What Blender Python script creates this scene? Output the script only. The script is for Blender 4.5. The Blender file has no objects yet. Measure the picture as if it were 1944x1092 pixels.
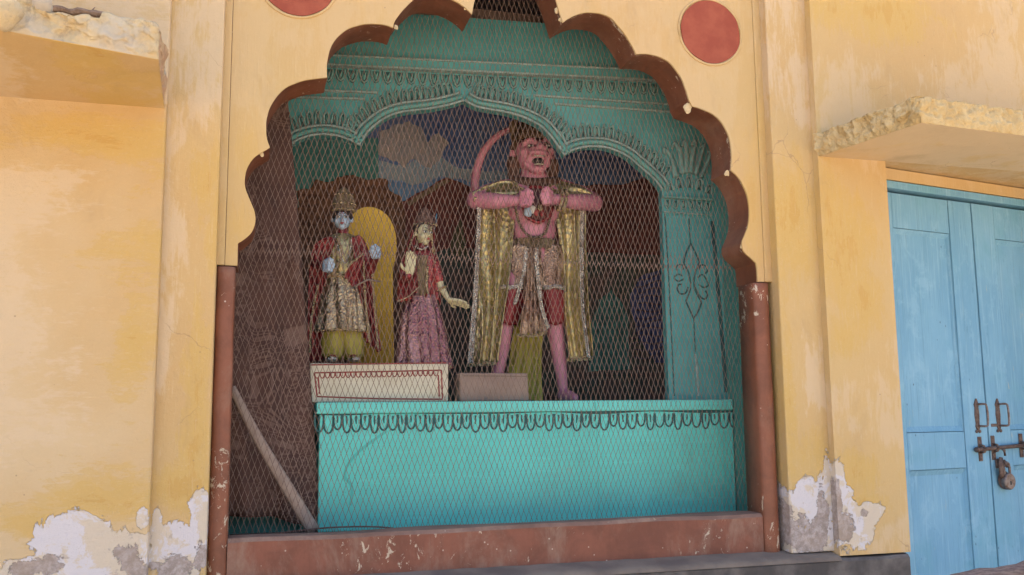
import bpy, bmesh, math, random
from mathutils import Vector, noise as mnoise
from mathutils.geometry import tessellate_polygon
random.seed(11)
S = bpy.context.scene
COL = S.collection
R = math.radians

# ------------------------------------------------------------------ camera
F_PX, CX, CY = 1739.8, 972.0, 546.0
YAW, PITCH, ROLL = 0.27109, 0.13286, -0.00963
CAM = Vector((0.0, -3.6, 1.6))
fw = Vector((math.sin(YAW)*math.cos(PITCH), math.cos(YAW)*math.cos(PITCH), math.sin(PITCH)))
r0 = Vector((math.cos(YAW), -math.sin(YAW), 0))
u0 = r0.cross(fw)
rt = math.cos(ROLL)*r0 + math.sin(ROLL)*u0
up = -math.sin(ROLL)*r0 + math.cos(ROLL)*u0
cd = bpy.data.cameras.new('camera'); cam = bpy.data.objects.new('camera', cd); COL.objects.link(cam)
from mathutils import Matrix
m3 = Matrix((rt, up, -fw)).transposed()
cam.matrix_world = Matrix.Translation(CAM) @ m3.to_4x4()
cd.sensor_width = 36.0; cd.lens = F_PX/1944*36.0
cd.clip_start = 0.05; cd.clip_end = 2000
S.camera = cam

# ------------------------------------------------------------------ sky, sun, exposure
SUN_EL, SUN_AZ = 62.0, 165.0    # high sun behind the building (the wall stands in open shade); azimuth from -Y towards -X
W = bpy.data.worlds.new('World'); S.world = W; W.use_nodes = True
wn = W.node_tree; wn.nodes.clear()
sky = wn.nodes.new('ShaderNodeTexSky'); sky.sky_type = 'NISHITA'; sky.sun_disc = False
sky.sun_elevation = R(SUN_EL)
sky.air_density = 1.0; sky.dust_density = 5.0; sky.ozone_density = 1.0
bg = wn.nodes.new('ShaderNodeBackground'); bg.inputs[1].default_value = 0.15
wo = wn.nodes.new('ShaderNodeOutputWorld')
wn.links.new(sky.outputs[0], bg.inputs[0]); wn.links.new(bg.outputs[0], wo.inputs[0])
sd = Vector((-math.sin(R(SUN_AZ))*math.cos(R(SUN_EL)), -math.cos(R(SUN_AZ))*math.cos(R(SUN_EL)), math.sin(R(SUN_EL))))
sky.sun_rotation = math.atan2(sd.x, sd.y)
ld = bpy.data.lights.new('sun', 'SUN'); ld.energy = 2.6; ld.angle = R(0.5); ld.color = (1.0, .955, .89)
sun = bpy.data.objects.new('sun', ld); COL.objects.link(sun)
sun.rotation_euler = (-sd).to_track_quat('-Z', 'Y').to_euler()
sun.location = sd*30
S.view_settings.view_transform = 'Standard'; S.view_settings.look = 'None'
S.view_settings.exposure = 1.80; S.view_settings.gamma = 1.0
S.view_settings.use_curve_mapping = False
S.cycles.use_adaptive_sampling = True; S.cycles.adaptive_threshold = .02; S.cycles.max_bounces = 4; S.cycles.diffuse_bounces = 3; S.cycles.glossy_bounces = 2; S.cycles.caustics_reflective = False; S.cycles.caustics_refractive = False

# ------------------------------------------------------------------ points on planes of the place
def ray(px, py):
    return (px-CX)/F_PX*rt - (py-CY)/F_PX*up + fw
def at(px, py, y):
    d = ray(px, py); return CAM + d*((y-CAM.y)/d.y)
def on_plane(px, py, p0, n):
    d = ray(px, py); return CAM + d*((p0-CAM).dot(n)/d.dot(n))
FN = Vector((math.sin(math.atan(.0866)), math.cos(math.atan(.0866)), 0)); FP = Vector((.25, .62, 0))
def atF(px, py, proud=0.0):                  # on the painted arch frame inside the niche
    return on_plane(px, py, FP - FN*proud, FN)
FD = Vector((FN.y, -FN.x, 0))
def frame_pt(s, z, proud=0.0):
    return FP + FD*s + Vector((0, 0, z)) - FN*proud
DA = R(11); DP = Vector((2.85, 0, 0)); DU = Vector((math.cos(DA), math.sin(DA), 0)); DN = Vector((-math.sin(DA), math.cos(DA), 0))
def door_pt(u_, z, proud=0.0):
    return DP + DU*u_ + Vector((0, 0, z)) - DN*proud

# ------------------------------------------------------------------ object helpers
ORG = {}
def thing(name, label, cat, loc=(0, 0, 0), group=None):
    o = bpy.data.objects.new(name, None); COL.objects.link(o); o.location = loc; o.empty_display_size = .1
    o['label'] = label; o['category'] = cat
    if group: o['group'] = group
    ORG[o.name] = Vector(loc); return o
def link(name, me, parent=None):
    o = bpy.data.objects.new(name, me); COL.objects.link(o)
    if parent is not None: o.parent = parent; ORG[o.name] = ORG.get(parent.name, Vector((0, 0, 0)))
    else: ORG[o.name] = Vector((0, 0, 0))
    return o
def tag(o, label, cat, group=None, kind=None):
    o['label'] = label; o['category'] = cat
    if group: o['group'] = group
    if kind: o['kind'] = kind
    return o

class MB:
    def __init__(s): s.v = []; s.f = []; s.m = []
    def add(s, vs, fs, mi=0):
        b = len(s.v); s.v += [Vector(x) for x in vs]; s.f += [tuple(b+i for i in f) for f in fs]; s.m += [mi]*len(fs); return s
    def box(s, a, b, mi=0):
        x0, y0, z0 = a; x1, y1, z1 = b
        return s.add([(x0,y0,z0),(x1,y0,z0),(x1,y1,z0),(x0,y1,z0),(x0,y0,z1),(x1,y0,z1),(x1,y1,z1),(x0,y1,z1)],
                     [(0,3,2,1),(4,5,6,7),(0,1,5,4),(1,2,6,5),(2,3,7,6),(3,0,4,7)], mi)
    def hexa(s, p, mi=0):      # 8 points, bottom ring then top ring
        return s.add(p, [(0,3,2,1),(4,5,6,7),(0,1,5,4),(1,2,6,5),(2,3,7,6),(3,0,4,7)], mi)
    def tube(s, pts, r, n=6, mi=0, cap=True, flat=1.0, upv=None):
        pts = [Vector(p) for p in pts]; rs = r if isinstance(r, (list, tuple)) else [r]*len(pts)
        b = len(s.v); ref = upv or Vector((0, 0, 1))
        for i, p in enumerate(pts):
            t = (pts[min(i+1, len(pts)-1)] - pts[max(i-1, 0)])
            if t.length < 1e-9: t = Vector((1, 0, 0))
            t.normalize()
            a = ref if abs(t.dot(ref)) < .97 else Vector((0, 1, 0)) if abs(t.y) < .9 else Vector((1, 0, 0))
            e1 = t.cross(a).normalized(); e2 = e1.cross(t).normalized()
            for k in range(n):
                an = 2*math.pi*k/n
                s.v.append(p + e1*math.cos(an)*rs[i] + e2*math.sin(an)*rs[i]*flat)
        for i in range(len(pts)-1):
            for k in range(n):
                k2 = (k+1) % n
                s.f.append((b+i*n+k, b+i*n+k2, b+(i+1)*n+k2, b+(i+1)*n+k)); s.m.append(mi)
        if cap:
            s.f.append(tuple(b+k for k in range(n))[::-1]); s.m.append(mi)
            e = b+(len(pts)-1)*n; s.f.append(tuple(e+k for k in range(n))); s.m.append(mi)
        return s
    def ell(s, c, rad, n=12, mr=8, mi=0, rot=None):
        c = Vector(c); b = len(s.v)
        for j in range(mr+1):
            th = math.pi*j/mr
            for k in range(n):
                ph = 2*math.pi*k/n
                d = Vector((rad[0]*math.sin(th)*math.cos(ph), rad[1]*math.sin(th)*math.sin(ph), rad[2]*math.cos(th)))
                if rot: d = rot @ d
                s.v.append(c+d)
        for j in range(mr):
            for k in range(n):
                k2 = (k+1) % n
                s.f.append((b+j*n+k, b+(j+1)*n+k, b+(j+1)*n+k2, b+j*n+k2)); s.m.append(mi)
        return s
    def ribbon(s, pts, w, off, mi=0, nrm=None):  # flat strip lying in a plane with normal nrm, w half width; given thickness 'off' towards the viewer
        pts = [Vector(p) for p in pts]; n = nrm; b = len(s.v)
        ws = w if isinstance(w, (list, tuple)) else [w]*len(pts)
        for i, p in enumerate(pts):
            t = (pts[min(i+1, len(pts)-1)] - pts[max(i-1, 0)]).normalized(); sd_ = t.cross(n).normalized()*ws[i]
            s.v += [p+sd_, p+sd_*.75-n*off, p-sd_*.75-n*off, p-sd_]
        for i in range(len(pts)-1):
            a = b+i*4
            for k in range(3): s.f.append((a+k, a+k+1, a+k+5, a+k+4)); s.m.append(mi)
        return s
    def grid(s, P, mi=0, closeu=False):
        b = len(s.v); nv = len(P); nu = len(P[0])
        for row in P: s.v += [Vector(p) for p in row]
        for j in range(nv-1):
            for i in range(nu if closeu else nu-1):
                i2 = (i+1) % nu
                s.f.append((b+j*nu+i, b+j*nu+i2, b+(j+1)*nu+i2, b+(j+1)*nu+i)); s.m.append(mi)
        return s
    def build(s, name, mats, parent=None, smooth=False, bevel=0, solid=0, remesh=0, fixn=True):
        if not isinstance(mats, (list, tuple)): mats = [mats]
        o0 = ORG.get(parent.name, Vector((0, 0, 0))) if parent is not None else Vector((0, 0, 0))
        me = bpy.data.meshes.new(name); me.from_pydata([v-o0 for v in s.v], [], s.f)
        for m in mats: me.materials.append(m)
        for p, mi in zip(me.polygons, s.m): p.material_index = mi; p.use_smooth = smooth
        if fixn:
            bm = bmesh.new(); bm.from_mesh(me); bmesh.ops.recalc_face_normals(bm, faces=bm.faces); bm.to_mesh(me); bm.free()
        o = link(name, me, parent)
        if remesh:
            md = o.modifiers.new('remesh', 'REMESH'); md.mode = 'VOXEL'; md.voxel_size = remesh; md.use_smooth_shade = True
            sm = o.modifiers.new('smooth', 'SMOOTH'); sm.factor = .5; sm.iterations = 3
        if solid:
            md = o.modifiers.new('solid', 'SOLIDIFY'); md.thickness = solid; md.offset = 0
        if bevel:
            md = o.modifiers.new('bevel', 'BEVEL'); md.width = bevel; md.segments = 2; md.limit_method = 'ANGLE'
        return o

def prism(poly, y0, y1, name, mats, parent, bevel=0, mapper=None):
    """outline (x,z) -> solid between two planes"""
    bm = bmesh.new()
    if mapper is None: mapper = lambda x, z, y: (x, y, z)
    a = [bm.verts.new(mapper(x, z, y0)) for x, z in poly]; b = [bm.verts.new(mapper(x, z, y1)) for x, z in poly]
    n = len(poly)
    for t in tessellate_polygon([[Vector((x, z, 0)) for x, z in poly]]):
        for q_ in (a, b):
            if len(set(t)) == 3: bm.faces.new([q_[i] for i in t])
    for i in range(n):
        j = (i+1) % n; bm.faces.new((a[j], a[i], b[i], b[j]))
    bmesh.ops.recalc_face_normals(bm, faces=bm.faces)
    o0 = ORG.get(parent.name, Vector((0, 0, 0))) if parent is not None else Vector((0, 0, 0))
    for v in bm.verts: v.co -= o0
    me = bpy.data.meshes.new(name); bm.to_mesh(me); bm.free()
    for m in (mats if isinstance(mats, (list, tuple)) else [mats]): me.materials.append(m)
    o = link(name, me, parent)
    if bevel:
        md = o.modifiers.new('bevel', 'BEVEL'); md.width = bevel; md.segments = 2; md.limit_method = 'ANGLE'
    return o
def smooth_line(p, k=4):
    """Catmull-Rom through the points"""
    p = [Vector(x) for x in p]; out = []
    for i in range(len(p)-1):
        a = p[max(i-1, 0)]; b = p[i]; c = p[i+1]; d = p[min(i+2, len(p)-1)]
        for j in range(k):
            t = j/k; t2 = t*t; t3 = t2*t
            out.append(.5*((2*b) + (c-a)*t + (2*a-5*b+4*c-d)*t2 + (3*b-a-3*c+d)*t3))
    out.append(p[-1]); return out
def resample(p, step):
    out = [p[0]]; acc = 0.0
    for a, b in zip(p[:-1], p[1:]):
        L = (b-a).length; d = step-acc
        while d <= L and L > 0:
            out.append(a.lerp(b, d/L)); d += step
        acc = (acc+L) % step if L > 0 else acc
        acc = L-(d-step)
    return out
def nz(p, s=1.0, seed=0.0):
    return mnoise.noise(Vector((p[0]*s+seed, p[1]*s+seed*1.7, p[2]*s-seed)))

# ------------------------------------------------------------------ node materials
class NM:
    def __init__(s, name, rough=.8, metal=0.0, spec=None):
        s.m = bpy.data.materials.new(name); s.m.use_nodes = True; s.t = s.m.node_tree; s.t.nodes.clear()
        s.out = s.t.nodes.new('ShaderNodeOutputMaterial'); s.b = s.t.nodes.new('ShaderNodeBsdfPrincipled')
        s.t.links.new(s.b.outputs[0], s.out.inputs[0])
        s.b.inputs['Roughness'].default_value = rough; s.b.inputs['Metallic'].default_value = metal
        if spec is not None: s.b.inputs['Specular IOR Level'].default_value = spec
        s._pos = None
    def n(s, ty, ins=None, **props):
        nd = s.t.nodes.new(ty)
        for k, v in props.items(): setattr(nd, k, v)
        for k, v in (ins or {}).items(): s.set(nd.inputs[k], v)
        return nd
    def set(s, sock, v):
        if isinstance(v, bpy.types.NodeSocket): s.t.links.new(v, sock)
        elif isinstance(v, (tuple, list)) and len(v) == 3 and sock.type == 'RGBA': sock.default_value = (*v, 1)
        else: sock.default_value = v
    def pos(s):
        if s._pos is None: s._pos = s.n('ShaderNodeNewGeometry').outputs['Position']
        return s._pos
    def sv(s, v, k, off=(0, 0, 0)):
        a = s.n('ShaderNodeVectorMath', {0: v, 1: k, 2: off}, operation='MULTIPLY_ADD'); return a.outputs[0]
    def noise(s, scale=5, detail=4, rough=.55, dist=0.0, vec=None, k=None, off=(0, 0, 0), col=False):
        v = vec or s.pos()
        if k or off != (0, 0, 0): v = s.sv(v, k or (1, 1, 1), off)
        nd = s.n('ShaderNodeTexNoise', {'Vector': v, 'Scale': scale, 'Detail': detail, 'Roughness': rough, 'Distortion': dist})
        return nd.outputs['Color' if col else 'Fac']
    def vor(s, scale=5, vec=None, k=None, feature='F1', rnd=1.0):
        v = vec or s.pos()
        if k: v = s.sv(v, k)
        return s.n('ShaderNodeTexVoronoi', {'Vector': v, 'Scale': scale, 'Randomness': rnd}, feature=feature).outputs['Distance']
    def mr(s, v, a, b, c=0.0, d=1.0, smooth=True):
        nd = s.n('ShaderNodeMapRange', {'Value': v, 'From Min': a, 'From Max': b, 'To Min': c, 'To Max': d})
        if smooth: nd.interpolation_type = 'SMOOTHSTEP'
        return nd.outputs[0]
    def ma(s, op, a, b=0.0, c=0.0):
        nd = s.n('ShaderNodeMath', operation=op); s.set(nd.inputs[0], a); s.set(nd.inputs[1], b); s.set(nd.inputs[2], c); return nd.outputs[0]
    def mix(s, f, a, b, mode='MIX'):
        nd = s.n('ShaderNodeMix', data_type='RGBA', blend_type=mode)
        s.set(nd.inputs[0], f); s.set(nd.inputs[6], a); s.set(nd.inputs[7], b); return nd.outputs[2]
    def xyz(s, v=None):
        nd = s.n('ShaderNodeSeparateXYZ', {0: v or s.pos()}); return nd.outputs
    def blobs(s, lst, wobble=.35, scale=9.0, det=5):
        """soft field: about 1 at blob centres, 0 at their rims; lst of (x, z, rx, rz) on a wall"""
        f = None
        for x, z, rx, rz in lst:
            v = s.n('ShaderNodeVectorMath', {0: s.pos(), 1: (x, 0, z)}, operation='SUBTRACT').outputs[0]
            v = s.n('ShaderNodeVectorMath', {0: v, 1: (1/rx, 0, 1/rz)}, operation='MULTIPLY').outputs[0]
            l = s.n('ShaderNodeVectorMath', {0: v}, operation='LENGTH').outputs['Value']
            g = s.ma('SUBTRACT', 1.0, l); f = g if f is None else s.ma('MAXIMUM', f, g)
        if not wobble: return f
        return s.ma('ADD', f, s.ma('MULTIPLY_ADD', s.noise(scale, det, .62), 2*wobble, -wobble))
    def bump(s, h, strength=.3, dist=.01, prev=None):
        ins = {'Height': h, 'Strength': strength, 'Distance': dist}
        if prev is not None: ins['Normal'] = prev
        return s.n('ShaderNodeBump', ins).outputs[0]
    def fin(s, col=None, normal=None, rough=None, metal=None):
        if col is not None: s.set(s.b.inputs['Base Color'], col)
        if normal is not None: s.set(s.b.inputs['Normal'], normal)
        if rough is not None: s.set(s.b.inputs['Roughness'], rough)
        if metal is not None: s.set(s.b.inputs['Metallic'], metal)
        return s.m
def pxblob(px, py, rx, ry, y=-.1):
    c = at(px, py, y); a = at(px+rx, py, y); b = at(px, py-ry, y)
    return (c.x, c.z, abs(a.x-c.x), abs(b.z-c.z))

PALE, OCHRE, DEEP = (.56, .39, .180), (.555, .365, .120), (.50, .29, .075)
LIME, CEMENT = (.60, .555, .56), (.29, .235, .205)
def wall_mat(name, streak, ochre, peel=(), grey=(), seed=0.0, pale=None, k_ochre=1.0, bias=0.0, worn=.7):
    n = NM(name, .88, spec=.25)
    k = (1, 1, 1.7) if streak == 'h' else (2.6, 2.6, 1)
    kk = (7, 7, 34) if streak == 'h' else (46, 46, 3.0)
    of = (seed, seed*.7, seed*1.3)
    big = n.noise(1.7, 4, .62, .4, k=k, off=of)
    mid_ = n.noise(7, 6, .72, .5, k=k, off=of)
    brush = n.noise(2.0, 4, .7, .2, k=kk, off=of)
    cloud = n.noise(.8, 4, .55, 0, off=of)
    base = n.mix(n.mr(cloud, .35, .65), pale or PALE, (.545, .36, .165))
    # an older stronger coat showing where the pale wash has worn or run off
    f = n.ma('MULTIPLY', n.ma('MAXIMUM', n.blobs(ochre, 0, 1, 1), -.75), .75) if ochre else -.35
    f = n.ma('ADD', f, n.ma('MULTIPLY_ADD', big, 2.0, -1.0-bias))
    f = n.ma('ADD', f, n.ma('MULTIPLY_ADD', mid_, 1.5, -.75))
    f = n.ma('ADD', f, n.ma('MULTIPLY_ADD', brush, 1.0, -.5))
    col = n.mix(n.ma('MULTIPLY', n.mr(f, -.02, .16), .48*k_ochre), base, OCHRE)
    col = n.mix(n.ma('MULTIPLY', n.mr(f, .26, .38), .50*k_ochre), col, OCHRE)
    col = n.mix(n.ma('MULTIPLY', n.mr(f, .60, .76), .45*k_ochre), col, DEEP)
    col = n.mix(n.ma('MULTIPLY', n.mr(f, -.75, -.40, 1, 0), worn), col, (.61, .465, .305))
    col = n.mix(n.mr(brush, .56, .72, 0, .30), col, (.62, .465, .28))
    col = n.mix(n.mr(n.noise(90, 3, .7), .55, .75, 0, .25), col, (.64, .49, .31))
    # specks, hairline cracks, grime
    spk = n.ma('MULTIPLY', n.mr(n.vor(17), .035, .07, 1, 0), n.mr(n.noise(3.1, 2, .5, off=of), .54, .62))
    col = n.mix(n.ma('MULTIPLY', spk, .6), col, (.24, .16, .10))
    wob = n.sv(n.noise(6, 4, .6, col=True), (.12, .12, .12), (0, 0, 0))
    cv = n.n('ShaderNodeVectorMath', {0: n.pos(), 1: wob}, operation='ADD').outputs[0]
    crk = n.ma('MULTIPLY', n.mr(n.vor(2.6, vec=cv, feature='DISTANCE_TO_EDGE'), 0, .006, 1, 0), n.mr(n.noise(1.9, 3, .5, off=(seed, 6, 2)), .56, .64))
    col = n.mix(n.ma('MULTIPLY', crk, .5), col, (.30, .20, .12))
    dirt = n.noise(2.3, 5, .72, .3, k=(1.6, 1.6, .8), off=(3.1+seed, 1, 5))
    col = n.mix(n.mr(dirt, .54, .74, 0, .38), col, (.40, .28, .15))
    h = n.ma('MULTIPLY_ADD', n.noise(38, 5, .65), .5, n.ma('MULTIPLY', brush, .5))
    h = n.ma('ADD', h, n.ma('MULTIPLY', n.mr(f, -.02, .2), -.25))
    nrm = n.bump(n.noise(3.2, 3, .5, off=of), .5, .03)
    nrm = n.bump(h, .5, .006, nrm)
    nrm = n.bump(n.ma('MULTIPLY', crk, -1.0), .4, .003, nrm)
    if peel:
        rag = n.ma('ADD', n.ma('MULTIPLY_ADD', n.noise(6, 7, .70, .6), 2.2, -1.1), n.ma('MULTIPLY_ADD', n.noise(30, 5, .7, .4), .5, -.25))
        p = n.ma('ADD', n.blobs(peel, 0, 1, 1), rag)
        mk = n.mr(p, .06, .085)
        lm = n.mix(n.mr(n.noise(8, 8, .72, .4, off=(2, 5, 1)), .48, .53, 0, .85), LIME, (.58, .475, .345))
        lm = n.mix(n.mr(n.noise(15, 7, .75, .4, off=(7, 2, 4)), .60, .64, 0, .75), lm, (.42, .35, .30))
        if grey:
            g = n.ma('ADD', n.blobs(grey, 0, 1, 1), n.ma('ADD', n.ma('MULTIPLY_ADD', n.noise(8, 6, .74, .5, off=(4, 4, 8)), 3.2, -1.6), n.ma('MULTIPLY_ADD', n.noise(45, 4, .7), .7, -.35)))
            gm = n.mr(g, .10, .15)
            cem = n.mix(n.mr(n.noise(34, 7, .75), .38, .66), CEMENT, (.47, .40, .375))
            cem = n.mix(n.mr(n.noise(5, 4, .6, off=(1, 8, 3)), .45, .65, 0, .5), cem, (.36, .27, .20))
            lm = n.mix(gm, lm, cem)
            hh = n.ma('ADD', n.mr(p, .05, .10, 1, 0), n.ma('MULTIPLY', n.ma('ADD', n.mr(g, .09, .17, 1, 0), n.noise(45, 6, .75)), .7))
        else: hh = n.mr(p, .05, .10, 1, 0)
        col = n.mix(mk, col, lm)
        nrm = n.bump(hh, .9, .006, nrm)
    return n.fin(col, nrm)

def brown_mat(name, base=(.205, .070, .034), dust=.35, chip=.5, seed=0.0, rough=.48, edge=False, base_lim=.74):
    n = NM(name, rough, spec=.35)
    a = n.noise(5, 7, .7, .4, off=(seed, 0, 0)); col = n.mix(n.mr(a, .38, .62), tuple(c*.86 for c in base), tuple(c*1.18 for c in base))
    st = n.noise(2.0, 5, .7, .2, k=(30, 30, 2.0), off=(seed, 1, 0)); col = n.mix(n.mr(st, .52, .72, 0, .45), col, tuple(c*.72 for c in base))
    d = n.noise(2.4, 8, .75, .3, off=(seed, 3, 1), k=(1, 1, .55)); col = n.mix(n.mr(d, .47, .68, 0, dust), col, (.31, .205, .15))
    c1 = n.noise(26, 7, .75, .8, off=(seed, 5, 2), k=(1, 1, .6)); c2 = n.noise(3.0, 4, .6, off=(seed, 9, 2))
    lim = n.ma('MULTIPLY_ADD', n.mr(c2, .40, .66), -.14, base_lim)
    if edge:      # paint knocked off along the front lip
        y = n.xyz()[1]; lim = n.ma('SUBTRACT', lim, n.mr(y, .012, .050, .10, 0))
    cm = n.mr(n.ma('SUBTRACT', c1, lim), 0, .02)
    col = n.mix(n.ma('MULTIPLY', cm, chip*1.5), col, (.52, .42, .31))
    sp = n.mr(n.vor(24), .05, .10, 1, 0); sp = n.ma('MULTIPLY', sp, n.mr(n.noise(5, 2, .5, off=(seed, 2, 7)), .48, .56))
    col = n.mix(n.ma('MULTIPLY', sp, chip), col, (.60, .50, .40))
    h = n.ma('ADD', n.ma('MULTIPLY', n.noise(22, 5, .65), .6), n.ma('MULTIPLY', cm, -.7))
    nrm = n.bump(h, .5, .005, n.bump(n.noise(4, 3, .5), .4, .02))
    return n.fin(col, nrm, n.mr(d, .4, .7, rough, .85))

def simple(name, col, col2=None, rough=.7, metal=0.0, scale=9, bump=.2, bscale=60, spec=None, detail=5, lo=.35, hi=.68, k=None, bd=.004):
    n = NM(name, rough, metal, spec)
    c = n.mix(n.mr(n.noise(scale, detail, .6, .1, k=k), lo, hi), col, col2) if col2 else col
    nrm = n.bump(n.noise(bscale, 4, .6), bump, bd) if bump else None
    return n.fin(c, nrm)
def foil(name, a, b, rough=.28, crumple=40, dark=None, metal=.9, st=.9, k=None):
    """lame / sequin cloth: metallic with small creases that catch the light"""
    n = NM(name, rough, metal)
    v = n.noise(crumple*.25, 5, .65, .3, k=k); c = n.mix(n.mr(v, .35, .7), a, b)
    if dark: c = n.mix(n.mr(n.noise(crumple*.5, 5, .7, off=(7, 1, 3)), .48, .72, 0, .85), c, dark)
    h = n.ma('ADD', n.noise(crumple, 4, .65, .4, k=k), n.ma('MULTIPLY', n.vor(crumple*2.6), .45))
    return n.fin(c, n.bump(h, st, .012))

M = {}
M['wall_left'] = wall_mat('plaster_left', 'h',
    [pxblob(270, 470, 170, 120), pxblob(255, 640, 60, 150), pxblob(150, 250, 200, 60), pxblob(200, 950, 240, 60), pxblob(60, 1000, 120, 60)],
    [pxblob(135, 1018, 80, 50), pxblob(235, 1065, 90, 60), pxblob(110, 1085, 160, 34), pxblob(270, 985, 14, 22), pxblob(300, 1075, 60, 45)],
    [pxblob(45, 1085, 40, 26), pxblob(88, 1072, 30, 22), pxblob(245, 1062, 26, 36), pxblob(280, 1092, 40, 20)], 1.3, (.595, .45, .275), 1.15, .22)
PB = -.06
M['pilaster'] = wall_mat('plaster_pilaster', 'v',
    [pxblob(395, 350, 40, 90, PB), pxblob(375, 760, 28, 190, PB), pxblob(340, 930, 70, 40, PB), pxblob(1500, 430, 60, 130, PB), pxblob(1500, 760, 22, 200, PB), pxblob(1550, 860, 60, 60, PB), pxblob(415, 420, 26, 120, PB)],
    [pxblob(340, 1045, 62, 58, PB), pxblob(298, 1010, 13, 50, PB), pxblob(378, 1000, 22, 70, PB), pxblob(1545, 965, 42, 74, PB), pxblob(1540, 1040, 80, 60, PB), pxblob(1497, 1010, 26, 90, PB), pxblob(1575, 930, 14, 60, PB)],
    [pxblob(330, 1085, 30, 40, PB), pxblob(292, 1085, 16, 30, PB), pxblob(384, 1060, 14, 30, PB), pxblob(1530, 1015, 50, 42, PB), pxblob(1495, 1000, 16, 60, PB), pxblob(1562, 990, 12, 60, PB)], 4.2)
M['wall_right'] = wall_mat('plaster_right', 'v',
    [pxblob(1600, 480, 60, 130), pxblob(1640, 560, 40, 60), pxblob(1600, 640, 36, 60), pxblob(1570, 380, 20, 70), pxblob(1630, 900, 60, 50), pxblob(1650, 20, 150, 60), pxblob(1640, 960, 60, 30)],
    [pxblob(1608, 990, 50, 62), pxblob(1645, 972, 40, 26), pxblob(1590, 945, 18, 62)],
    [pxblob(1596, 1005, 26, 36), pxblob(1592, 950, 8, 40), pxblob(1640, 975, 10, 9)], 7.7, None, 1.0, 0.0, .5)
M['spandrel'] = wall_mat('plaster_spandrel', 'v', [pxblob(470, 300, 24, 60, 0), pxblob(455, 430, 30, 60, 0), pxblob(1430, 400, 24, 110, 0), pxblob(1440, 250, 30, 90, 0)], (), (), 2.4, (.535, .37, .168), .55, .1, .22)
M['brown'] = brown_mat('brown_enamel', (.165, .058, .030), .35, .6, edge=True)
M['brown_col'] = brown_mat('brown_column', (.200, .071, .038), .5, .9, 3.0, base_lim=.70)
M['brown_sill'] = brown_mat('brown_sill', (.195, .072, .044), .8, .7, 6.0, .7, base_lim=.71)
M['disc'] = simple('disc_red', (.275, .052, .024), (.34, .080, .038), .75, scale=11, bump=.4)
M['soffit'] = wall_mat('plaster_soffit', 'h', [(-.5, 2.7, .22, 3)], (), (), 9.1, (.62, .46, .26), 1.25, .25)
M['dado'] = simple('dado_tar', (.055, .047, .045), (.14, .12, .11), .75, scale=7, bump=.5, bscale=40, lo=.4, hi=.75)
def rough_mat():
    n = NM('broken_plaster', .92, spec=.2)
    a = n.noise(9, 6, .65, .3); c = n.mix(n.mr(a, .35, .65), (.54, .40, .22), (.59, .475, .29))
    c = n.mix(n.mr(n.noise(26, 5, .7), .50, .68, 0, .8), c, (.36, .275, .18))
    c = n.mix(n.mr(n.noise(4, 4, .6, off=(5, 2, 1)), .5, .66, 0, .7), c, (.52, .45, .36))
    return n.fin(c, n.bump(n.ma('ADD', n.noise(40, 6, .7), n.ma('MULTIPLY', n.vor(30), .5)), .7, .012))
M['rough'] = rough_mat()
M['lump'] = simple('lumpy_plaster', (.50, .355, .165), (.56, .43, .23), .9, scale=14, bump=.9, bscale=34, bd=.02)
M['lumpy_side'] = simple('lumpy_plaster_side', (.50, .355, .165), (.56, .43, .23), .9, scale=14, bump=1.0, bscale=26, bd=.03)
M['brick'] = simple('broken_brick', (.42, .25, .14), (.52, .36, .21), .95, scale=20, bump=.8, bscale=60)
M['ledge_top'] = simple('dusty_ledge', (.20, .155, .12), (.13, .10, .082), .95, scale=6, bump=.5, bscale=50)
M['ground'] = simple('dusty_ground', (.48, .39, .28), (.54, .45, .33), .95, scale=.8, bump=.4, bscale=20)
M['mesh'] = simple('rusty_wire', (.25, .165, .125), (.18, .105, .075), .65, scale=30, bump=0)
def teal_mat(name, base, alt, dirt=.4, seed=0.0, rough=.55):
    n = NM(name, rough, spec=.35)
    c = n.mix(n.mr(n.noise(2.2, 5, .6, .2, off=(seed, 0, 0)), .35, .68), base, alt)
    c = n.mix(n.mr(n.noise(5, 6, .7, off=(seed, 4, 1), k=(1, 1, .5)), .55, .8, 0, dirt), c, (.16, .20, .18))
    c = n.mix(n.mr(n.noise(2.0, 5, .7, .2, k=(2.2, 2.2, 22), off=(seed, 2, 0)), .52, .72, 0, .30), c, tuple(min(1, q*1.25) for q in alt))
    c = n.mix(n.mr(n.noise(2.0, 5, .7, .2, k=(18, 18, 1.2), off=(seed, 6, 0)), .56, .74, 0, .35), c, tuple(q*.72 for q in base))
    c = n.mix(n.mr(n.noise(9, 6, .75, .5, off=(seed, 3, 9)), .62, .68, 0, .35), c, (.30, .36, .30))
    sp = n.ma('MULTIPLY', n.mr(n.vor(28), .04, .07, 1, 0), n.mr(n.noise(3, 2, .5, off=(seed, 8, 8)), .50, .58))
    c = n.mix(n.ma('MULTIPLY', sp, .6), c, (.06, .07, .06))
    return n.fin(c, n.bump(n.noise(25, 4, .6), .2, .004))
M['teal'] = teal_mat('teal_paint', (.068, .265, .258), (.088, .315, .305), .5)
M['teal_side'] = teal_mat('teal_side', (.06, .22, .19), (.08, .26, .22), .6, 3)
M['teal_front'] = teal_mat('turquoise_paint', (.115, .58, .50), (.135, .64, .56), .4, 6)
M['teal_edge'] = teal_mat('turquoise_slab', (.14, .60, .52), (.16, .66, .58), .4, 9)
M['lip'] = simple('pale_line', (.27, .36, .335), (.17, .27, .25), .7, scale=20, bump=.15)
M['petal'] = teal_mat('petal_teal', (.085, .26, .235), (.12, .32, .285), .4, 12)
M['rim'] = simple('petal_rim', (.17, .33, .30), (.12, .25, .23), .7, scale=25, bump=.1)
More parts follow.
